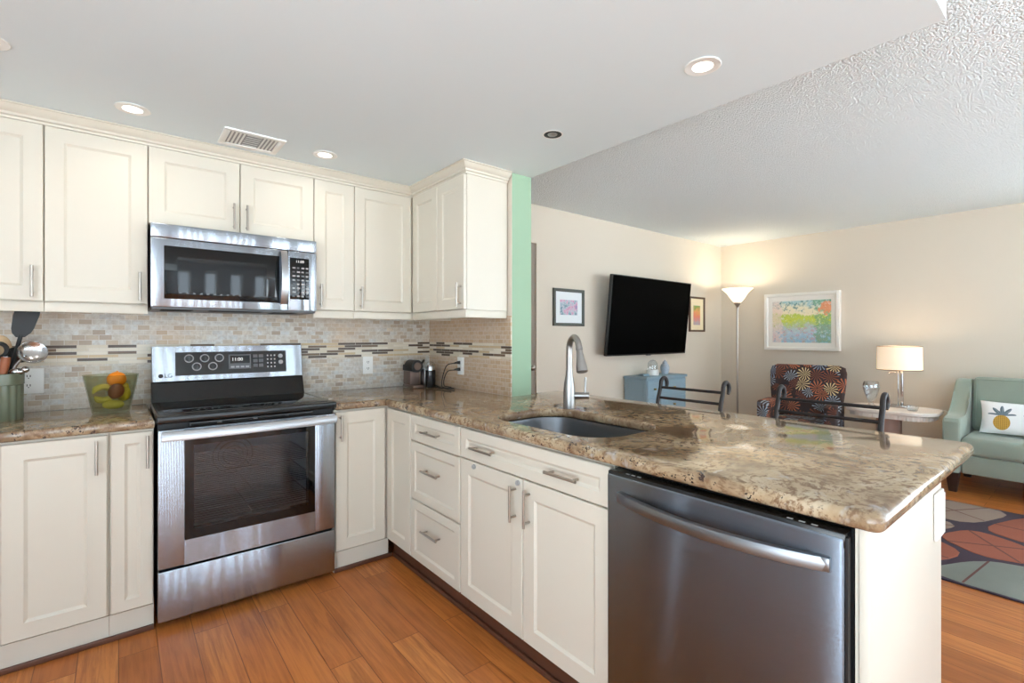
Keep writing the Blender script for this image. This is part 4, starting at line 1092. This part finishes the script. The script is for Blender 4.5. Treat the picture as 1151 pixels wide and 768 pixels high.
picture_y('framed_print', 'narrow upright orange and green print in brown frame right of the television', 5.340, 5.685, 1.330, 1.756, .022, 'brown_wood', 'cream_mat', 'floral', (.075, .06, .085))
# large painting on the far wall
y0, y1, z0, z1 = 1.843, 2.633, 1.112, 1.776
t = thing('framed_painting', 'large colourful meadow painting in a white box frame on the far wall', 'picture', (XF, (y0 + y1) / 2, (z0 + z1) / 2), group='framed pictures')
def ringx(i, x): return [(x, y, z) for y, z in ((y0 + i, z0 + i), (y1 - i, z0 + i), (y1 - i, z1 - i), (y0 + i, z1 - i))]
B().loft([ringx(0, XF - .0005), ringx(0, XF - .05), ringx(.003, XF - .054), ringx(.030, XF - .054), ringx(.036, XF - .046), ringx(.036, XF - .02)], False, False).build('frame', 'white_frame', t, angle=.3)
B().box(XF - .024, XF - .018, y0 + .03, y1 - .03, z0 + .03, z1 - .03).build('mat_board', 'white_frame', t, smooth=False)
B().box(XF - .028, XF - .023, y0 + .088, y1 - .088, z0 + .088, z1 - .092).build('canvas', 'meadow', t, smooth=False)

# torchiere
lx, ly = 5.74, 2.80
t = thing('floor_lamp', 'tall steel torchiere with lit glass bowl in the room corner', 'floor lamp', (lx, ly, 0))
B().lathe([(.001, 0), (.14, 0), (.142, .012), (.12, .022), (.03, .035), (.016, .05), (.001, .05)], (lx, ly, 0)).build('base', 'nickel', t)
B().cyl((lx, ly, .045), (lx, ly, 1.62), .0125, .0125).lathe([(.014, 0), (.018, .005), (.014, .01)], (lx, ly, 1.615)).build('pole', 'nickel', t)
B().lathe([(.012, 1.62), (.020, 1.635), (.038, 1.665), (.040, 1.68), (.001, 1.68)], (lx, ly, 0)).build('cup', 'nickel', t)
B().lathe([(.036, 1.672), (.060, 1.700), (.085, 1.735), (.115, 1.785), (.150, 1.822), (.172, 1.838), (.172, 1.842), (.146, 1.828), (.110, 1.790), (.080, 1.740), (.055, 1.706), (.030, 1.682)], (lx, ly, 0), seg=48).build('glass_bowl', 'bowl_glow', t)
l = bpy.data.lights.new('torchiere_bulb', 'POINT'); l.energy = TORCH_W; l.color = (1, .88, .70); l.shadow_soft_size = .03
o = bpy.data.objects.new('torchiere_bulb', l); COLL.objects.link(o); o.parent = t; o.location = (0, 0, 1.80)

# blue dresser
t = thing('dresser', 'blue-grey painted dresser against the wall below the television', 'dresser', (4.44, 3.04, 0))
q0, q1, r0, r1, zt = 4.085, 4.80, 2.90, YT - .016, .862
B().box(q0 + .01, q1 - .01, r0 + .012, r1, .10, zt - .025).build('body', 'dresser', t, smooth=False)
B().box(q0 - .008, q1 + .008, r0 - .006, r1, zt - .025, zt, .004).build('top', 'dresser', t)
def fr_side(a, z, n): return (q0 + .005 - n, a, z)
B().door(fr_side, r0 + .014, r1 - .002, .12, zt - .03, th=.004, st=.04, rec=.003).build('side_panel', 'dresser', t, angle=.3)
for (x0, x1) in ((q0 + .016, q0 + .23), (q0 + .24, q1 - .016)):
    for k in range(4):
        z0 = .12 + k * .178
        d = B().door(FR_Y(r0), x0, x1, z0, z0 + .170, th=.013, st=.022, rec=.004).build('drawer', 'dresser', t, angle=.3)
        B().cyl(((x0 + x1) / 2, r0, z0 + .085), ((x0 + x1) / 2, r0 - .022, z0 + .085), .007, .011).build('knob', 'brass', d)
for sx in (q0 + .03, q1 - .03):
    for sy in (r0 + .035, r1 - .03): B().cyl((sx, sy, 0), (sx, sy, .10), .014, .022).build('leg', 'dresser', t)
t = thing('glass_cloche', 'clear domed cloche on a white base, on the blue dresser', 'cloche', (4.40, 3.04, zt))
B().lathe([(.001, 0), (.062, 0), (.065, .01), (.062, .055), (.05, .062), (.001, .062)], (4.38, 3.04, zt + .0005)).build('base', 'white', t)
B().lathe([(.050, .0625), (.052, .10), (.045, .135), (.028, .155), (.010, .162), (.001, .163)], (4.38, 3.04, zt + .0005)).build('dome', 'clear', t)
t = thing('china_jar', 'small blue and white china jar beside the cloche on the dresser', 'jar', (4.62, 3.05, zt))
B().lathe([(.001, 0), (.03, 0), (.032, .006), (.046, .045), (.048, .075), (.038, .105), (.026, .115), (.026, .121), (.001, .121)], (4.62, 3.05, zt + .0005)).build('body', 'blue_pot', t)
B().lathe([(.027, .1215), (.024, .135), (.008, .142), (.010, .152), (.001, .158)], (4.62, 3.05, zt + .0005)).build('lid', 'blue_pot', t)
o = B().box(4.17, 4.27, 3.0, 3.06, zt + .0005, zt + .022, .006).build('trinket_box', 'dresser'); tag(o, 'small flat blue-grey box near the left end of the dresser top', 'box')

# floral armchair (built facing -x about its own base, then turned)
t = thing('armchair', 'dark armchair covered in a multicoloured starburst print under the painting', 'armchair', (5.38, 1.97, 0), math.radians(9))
b = B(); lp = []
for k in range(11):                      # back: waisted outline, gently crowned top
    f = k / 10; z = .30 + .66 * f
    w = .27 + .055 * math.sin(PI * min(1, f * .6) ) + .03 * f - (.015 if k == 10 else 0)
    x0 = .12 + .13 * f; th = .115 - .04 * f
    lp.append([(x, y, z + (0 if k < 10 else -.012 * (y / w) ** 2)) for x, y in rrect(x0, x0 + th, -w, w, .032, 4)])
lp.append([(x, y, .972) for x, y in rrect(.265, .31, -.285, .285, .02, 4)])
b.loft(lp).build('backrest', 'burst', t, local=True)
B().box(-.30, .16, -.225, .225, .31, .45, .045, 4).build('seat_cushion', 'burst', t, local=True)
B().box(-.27, .20, -.29, .29, .16, .31, .02, 3).build('base', 'burst', t, local=True)
for s in (-1, 1):
    b = B().prism([(-.29, .30), (-.29, .60), (-.26, .625), (.06, .625), (.16, .60), (.16, .30)], 1, .235 * s, .345 * s, bev=.025, seg=3); b.build('arm', 'burst', t, local=True)
for sx in (-.23, .17):
    for sy in (-.24, .24): B().cyl((sx * 1.05, sy * 1.05, 0), (sx, sy, .17), .014, .022).build('leg', 'darkwood', t, local=True)

# side table
t = thing('side_table', 'pale stone-topped side table between the armchair and the sofa', 'table', (5.55, 1.255, 0))
zt2 = .612
def oval(i): return rrect(5.30 + i, 5.83 - i, .925 + i, 1.60 - i, .17 - i * .5, 7)
slab('table_top', [oval(0)], zt2 - .032, zt2, .008, 'stone', t)
pts = oval(.028); b = B(); n = len(pts)
# reeded apron under the top
rd = []
for i in range(n):
    p, q = Vector(pts[i]).to_3d(), Vector(pts[(i + 1) % n]).to_3d()
    m = max(1, int((q - p).length / .012))
    for k in range(m):
        c = p + (q - p) * (k / m); rd.append((c.x, c.y))
cxm, cym = 5.565, 1.2625
loops = []
for z in (zt2 - .075, zt2 - .0325):
    loops.append([(cxm + (x - cxm) * (1 - .012 * (i % 2)), cym + (y - cym) * (1 - .012 * (i % 2)), z) for i, (x, y) in enumerate(rd)])
b.loft(loops).build('reeded_apron', 'stone', t, smooth=False)
B().lathe([(.001, 0), (.17, 0), (.17, .02), (.10, .04), (.095, zt2 - .08), (.11, zt2 - .0755), (.001, zt2 - .0755)], (cxm, cym + .03, 0), seg=40).build('pedestal', 'pink_stone', t)
# table lamp
tx, ty = 5.66, 1.235
t = thing('table_lamp', 'table lamp with a lit cream drum shade on the pale side table', 'lamp', (tx, ty, zt2))
B().box(tx - .07, tx + .07, ty - .07, ty + .07, zt2 + .0005, zt2 + .022, .003).build('base', 'chrome', t)
B().box(tx - .012, tx + .012, ty - .03, ty - .010, zt2 + .022, .985, .003).box(tx - .012, tx + .012, ty + .002, ty + .012, zt2 + .022, .985, .003).build('stem', 'chrome', t)
B().lathe([(.166, .962), (.168, .962), (.166, 1.182), (.164, 1.182)] , (tx, ty, 0), seg=56)
b = B(); lp_ = [(.170, .962), (.166, 1.182), (.163, 1.182), (.167, .962)]
b.bm.free(); b = B()
rings = []
for r, z in lp_: rings.append([(tx + r * math.cos(2 * PI * k / 56), ty + r * math.sin(2 * PI * k / 56), z) for k in range(56)])
b.loft(rings + [rings[0]], False, False); sh = b.build('shade', 'shade_glow', t)
for z in (.963, 1.181):
    r = .171 if z < 1 else .167
    B().tube([(tx + r * math.cos(2 * PI * k / 40), ty + r * math.sin(2 * PI * k / 40), z) for k in range(41)], .0035, seg=6).build('shade_trim', 'brown_wood', sh)
B().cyl((tx, ty, .985), (tx, ty, 1.02), .015).ball((tx, ty, 1.06), .028, (1, 1, 1.2)).build('bulb', 'white', t)
B().tube([(tx, ty + .03, .935), (tx, ty + .05, .94), (tx, ty + .075, .93)], .004).ball((tx, ty + .078, .925), .008).build('switch', 'chrome', t)
l = bpy.data.lights.new('table_lamp_bulb', 'POINT'); l.energy = LAMP_W; l.color = (1, .84, .64); l.shadow_soft_size = .05
o = bpy.data.objects.new('table_lamp_bulb', l); COLL.objects.link(o); o.parent = t; o.location = (0, 0, .53)
B().tube(smooth_pts([(tx, ty - .05, zt2 + .006), (5.70, .95, zt2 + .006), (5.74, .90, .56), (5.74, .92, .30), (5.76, .95, .01)]), .003, seg=6).build('cord', 'white', t)
# glass vase
b = B().lathe([(.001, 0), (.045, 0), (.046, .006), (.022, .022), (.018, .036), (.030, .06), (.050, .115), (.064, .165), (.067, .200), (.060, .228), (.054, .238), (.051, .238), (.056, .226), (.062, .2), (.059, .166), (.045, .117), (.025, .064), (.001, .052)], (5.50, 1.412, zt2 + .0005), seg=36)
tag(b.build('glass_vase', 'clear'), 'clear urn-shaped glass vase left of the lamp on the side table', 'vase')
b = B().lathe([(.001, 0), (.034, 0), (.046, .035), (.048, .045), (.045, .044), (.032, .006), (.001, .005)], (5.47, 1.10, zt2 + .0005), seg=28)
tag(b.build('glass_dish', 'clear'), 'small clear glass dish in front of the lamp foot on the side table', 'dish')

# sofa
t = thing('sofa', 'sage green sofa with sloping arms against the far wall', 'sofa', (5.65, -.10, 0))
sx0, sx1, sy0, sy1 = 5.285, 6.08, -1.18, .872
B().box(sx0 + .015, sx1 - .02, sy0 + .115, sy1 - .115, .165, .315, .012, 3).build('frame', 'sofa', t)
for s, ya, yb_ in (('l', sy1 - .112, sy1), ('r', sy0, sy0 + .112)):
    pr = [(sx0, .165), (sx0, .575), (sx0 + .02, .602), (sx0 + .06, .610), (sx0 + .20, .612), (sx0 + .31, .632), (sx0 + .40, .690), (sx0 + .47, .790), (sx0 + .53, .868), (sx0 + .59, .893), (sx0 + .68, .893), (sx1 - .02, .87), (sx1 - .02, .165)]
    B().prism(pr, 1, ya, yb_, bev=.018, seg=3).build('arm', 'sofa', t)
ym = (sy0 + sy1) / 2
for a, c in ((sy0 + .115, ym - .002), (ym + .002, sy1 - .115)):
    B().box(sx0 - .004, 5.80, a, c, .316, .462, .035, 4).build('seat_cushion', 'sofa', t)
    b = B().box(-.075, .075, a, c, 0, .47, .045, 4); b.bm.transform(Matrix.Translation((5.80, 0, .455)) @ Matrix.Rotation(.20, 4, 'Y')); cu_ = b.build('back_cushion', 'sofa', t)
    pp = [Vector((-.077, y, z)) for y, z in ((a + .03, .03), (a + .03, .44), (c - .03, .44), (c - .03, .03), (a + .03, .03))]
    mm = Matrix.Translation((5.80, 0, .455)) @ Matrix.Rotation(.20, 4, 'Y')
    B().tube([mm @ p for p in pp], .005, seg=6).build('piping', 'sofa', cu_)
B().box(5.90, sx1 - .02, sy0 + .115, sy1 - .115, .316, .88, .03, 3).build('backrest', 'sofa', t)
for lx_ in (sx0 + .06, sx1 - .08):
    for ly_ in (sy0 + .06, sy1 - .06): B().loft([[(x, y, 0) for x, y in rrect(lx_ - .025, lx_ + .025, ly_ - .025, ly_ + .025, .006, 2)], [(x, y, .166) for x, y in rrect(lx_ - .045, lx_ + .045, ly_ - .045, ly_ + .045, .006, 2)]]).build('leg', 'darkwood', t)
# pineapple cushion leaning on the sofa back
b = B(); nu, nv = 20, 14; Wp, Hp = .26, .135
gr = {}
for side in (1, -1):
    for i in range(nu + 1):
        for j in range(nv + 1):
            u, v = -1 + 2 * i / nu, -1 + 2 * j / nv
            edge = i in (0, nu) or j in (0, nv)
            key = (i, j, 0 if edge else side)
            if key not in gr:
                bul = (1 - u ** 4) * (1 - v ** 4)
                pin = 1 - .05 * (abs(u) ** 3 * (1 - v * v) + 0)
                pv = 1 - .06 * (1 - u * u) * abs(v) ** 3
                gr[key] = b.bm.verts.new((side * -.055 * bul ** .6, u * Wp * pin, v * Hp * pv))
def gk(i, j, side): return gr[(i, j, 0 if (i in (0, nu) or j in (0, nv)) else side)]
for side in (1, -1):
    for i in range(nu):
        for j in range(nv): b.bm.faces.new((gk(i, j, side), gk(i + 1, j, side), gk(i + 1, j + 1, side), gk(i, j + 1, side)))
o = b.build('throw_pillow', 'pineapple', None, local=True)
o.matrix_basis = Matrix.Translation((5.615, .425, .605)) @ Matrix.Rotation(.30, 4, 'Y')
tag(o, 'white oblong pillow printed with gold pineapples on the sage sofa', 'pillow')

# wrought iron stools at the counter
def stool(label, y0, y1, x):
    yc = (y0 + y1) / 2
    t = thing('counter_stool', label, 'stool', (x - .2, yc, 0), group='iron stools behind the peninsula')
    for y in (y0, y1):
        pts = [(x - .04, y, 0.0), (x - .035, y, .45), (x - .018, y, .80), (x + .025, y, .955)]
        P = smooth_pts(pts, 5)
        c = Vector((x + .061, y, .972)); r = .034
        for k in range(1, 15):
            a = PI - k * (1.28 * PI) / 14
            P.append(c + Vector((math.cos(a) * r, 0, math.sin(a) * r * 1.15)))
        rs = [.012] * (len(P) - 3) + [.011, .010, .008]
        B().tube(P, rs, seg=10).build('back_post', 'iron', t)
    for z, dx in ((.953, .024), (.890, .004), (.74, -.022)):
        B().tube([(x + dx, y0, z), (x + dx, y1, z)], .0085, seg=8).build('back_rail', 'iron', t)
    B().tube([(x - .018, y0, .80), (x - .10, y0 + .005, .66)], .008, seg=8).build('brace', 'iron', t)
    B().tube([(x - .018, y1, .80), (x - .10, y1 - .005, .66)], .008, seg=8).build('brace', 'iron', t)
    B().box(x - .42, x - .025, y0 + .01, y1 - .01, .60, .655, .02, 3).build('seat', 'stool_seat', t)
    for y in (y0 + .02, y1 - .02): B().tube([(x - .43, y, 0), (x - .40, y, .60)], .012, seg=8).build('front_leg', 'iron', t)
    for y in (y0 + .01, y1 - .01): B().tube([(x - .42, y + (.01 if y < yc else -.01), .22), (x - .02, y + (-.01 if y < yc else .01), .22)], .008, seg=8).build('stretcher', 'iron', t)
stool('dark iron counter stool with curled back posts, in front of the blue dresser', 1.39, 1.80, 2.655)
stool('dark iron counter stool with curled back posts, in front of the printed armchair', .645, 1.09, 2.655)

# rug with big pebble shapes in coral, taupe and grey
RX0, RX1, RY0, RY1 = 3.35, 4.98, -1.0, 1.75
sites = [(4.06, .50, 'rug_coral'), (3.62, .335, 'rug_sage'), (3.80, .72, 'rug_coral'), (4.70, .72, 'rug_taupe'), (4.55, .28, 'rug_coral'), (4.15, -.02, 'rug_sage'), (3.70, -.12, 'rug_coral')]
rnd = random.Random(3)
mats_r = ['rug_base', 'rug_coral', 'rug_taupe', 'rug_sage', 'rug_line']
for _ in range(400):
    p = (rnd.uniform(RX0 + .1, RX1 - .1), rnd.uniform(RY0 + .1, RY1 - .1))
    if all(math.hypot(p[0] - s[0], p[1] - s[1]) > .40 for s in sites) and not (RX0 < p[0] < 5.0 and .05 < p[1] < .85):
        sites.append((*p, mats_r[1 + len(sites) % 3]))
def clip(poly, n, d):
    out = []
    for i in range(len(poly)):
        p, q = poly[i], poly[(i + 1) % len(poly)]
        a, c = p[0] * n[0] + p[1] * n[1] - d, q[0] * n[0] + q[1] * n[1] - d
        if a <= 0: out.append(p)
        if a * c < 0: f = a / (a - c); out.append((p[0] + (q[0] - p[0]) * f, p[1] + (q[1] - p[1]) * f))
    return out
b = B().box(RX0, RX1, RY0, RY1, 0.0005, .010, .002)
for i, (sx, sy, mm) in enumerate(sites):
    poly = [(RX0 + .012, RY0 + .012), (RX1 - .012, RY0 + .012), (RX1 - .012, RY1 - .012), (RX0 + .012, RY1 - .012)]
    for j, s2 in enumerate(sites):
        if i == j: continue
        nx_, ny_ = s2[0] - sx, s2[1] - sy; L_ = math.hypot(nx_, ny_); nx_ /= L_; ny_ /= L_
        poly = clip(poly, (nx_, ny_), (sx + nx_ * L_ / 2) * nx_ + (sy + ny_ * L_ / 2) * ny_ - .024)
        if len(poly) < 3: break
    if len(poly) < 3: continue
    for _ in range(2):                       # round the corners
        np_ = []
        for k in range(len(poly)):
            p, q = poly[k], poly[(k + 1) % len(poly)]
            np_ += [(p[0] * .8 + q[0] * .2, p[1] * .8 + q[1] * .2), (p[0] * .2 + q[0] * .8, p[1] * .2 + q[1] * .8)]
        poly = np_
    mi = mats_r.index(mm)
    lo = [(x, y, .0101) for x, y in poly]; hi = [(sx + (x - sx) * .985, sy + (y - sy) * .985, .0128) for x, y in poly]
    b.loft([lo, hi], False, True, mi=mi)
    # leaf veins across the patch
    n_ = len(poly)
    ends = [(0, n_ // 2), (n_ // 4, 3 * n_ // 4)] if mi != 3 else [(n_ // 8, n_ // 2 - n_ // 8), (n_ - n_ // 8, n_ // 2 + n_ // 8)]
    for e0, e1 in ends:
        p, q = hi[e0 % n_], hi[e1 % n_]
        d_ = (Vector(q) - Vector(p)).normalized().cross(Vector((0, 0, 1))) * .005
        vs = [Vector(p) - d_, Vector(p) + d_, Vector(q) + d_, Vector(q) - d_]
        b.loft([[(v.x, v.y, .0129) for v in vs], [(v.x, v.y, .0136) for v in vs]], False, True, mi=4)
o = b.build('area_rug', mats_r)
tag(o, 'area rug with big coral, taupe and grey pebble shapes in front of the sofa', 'rug')
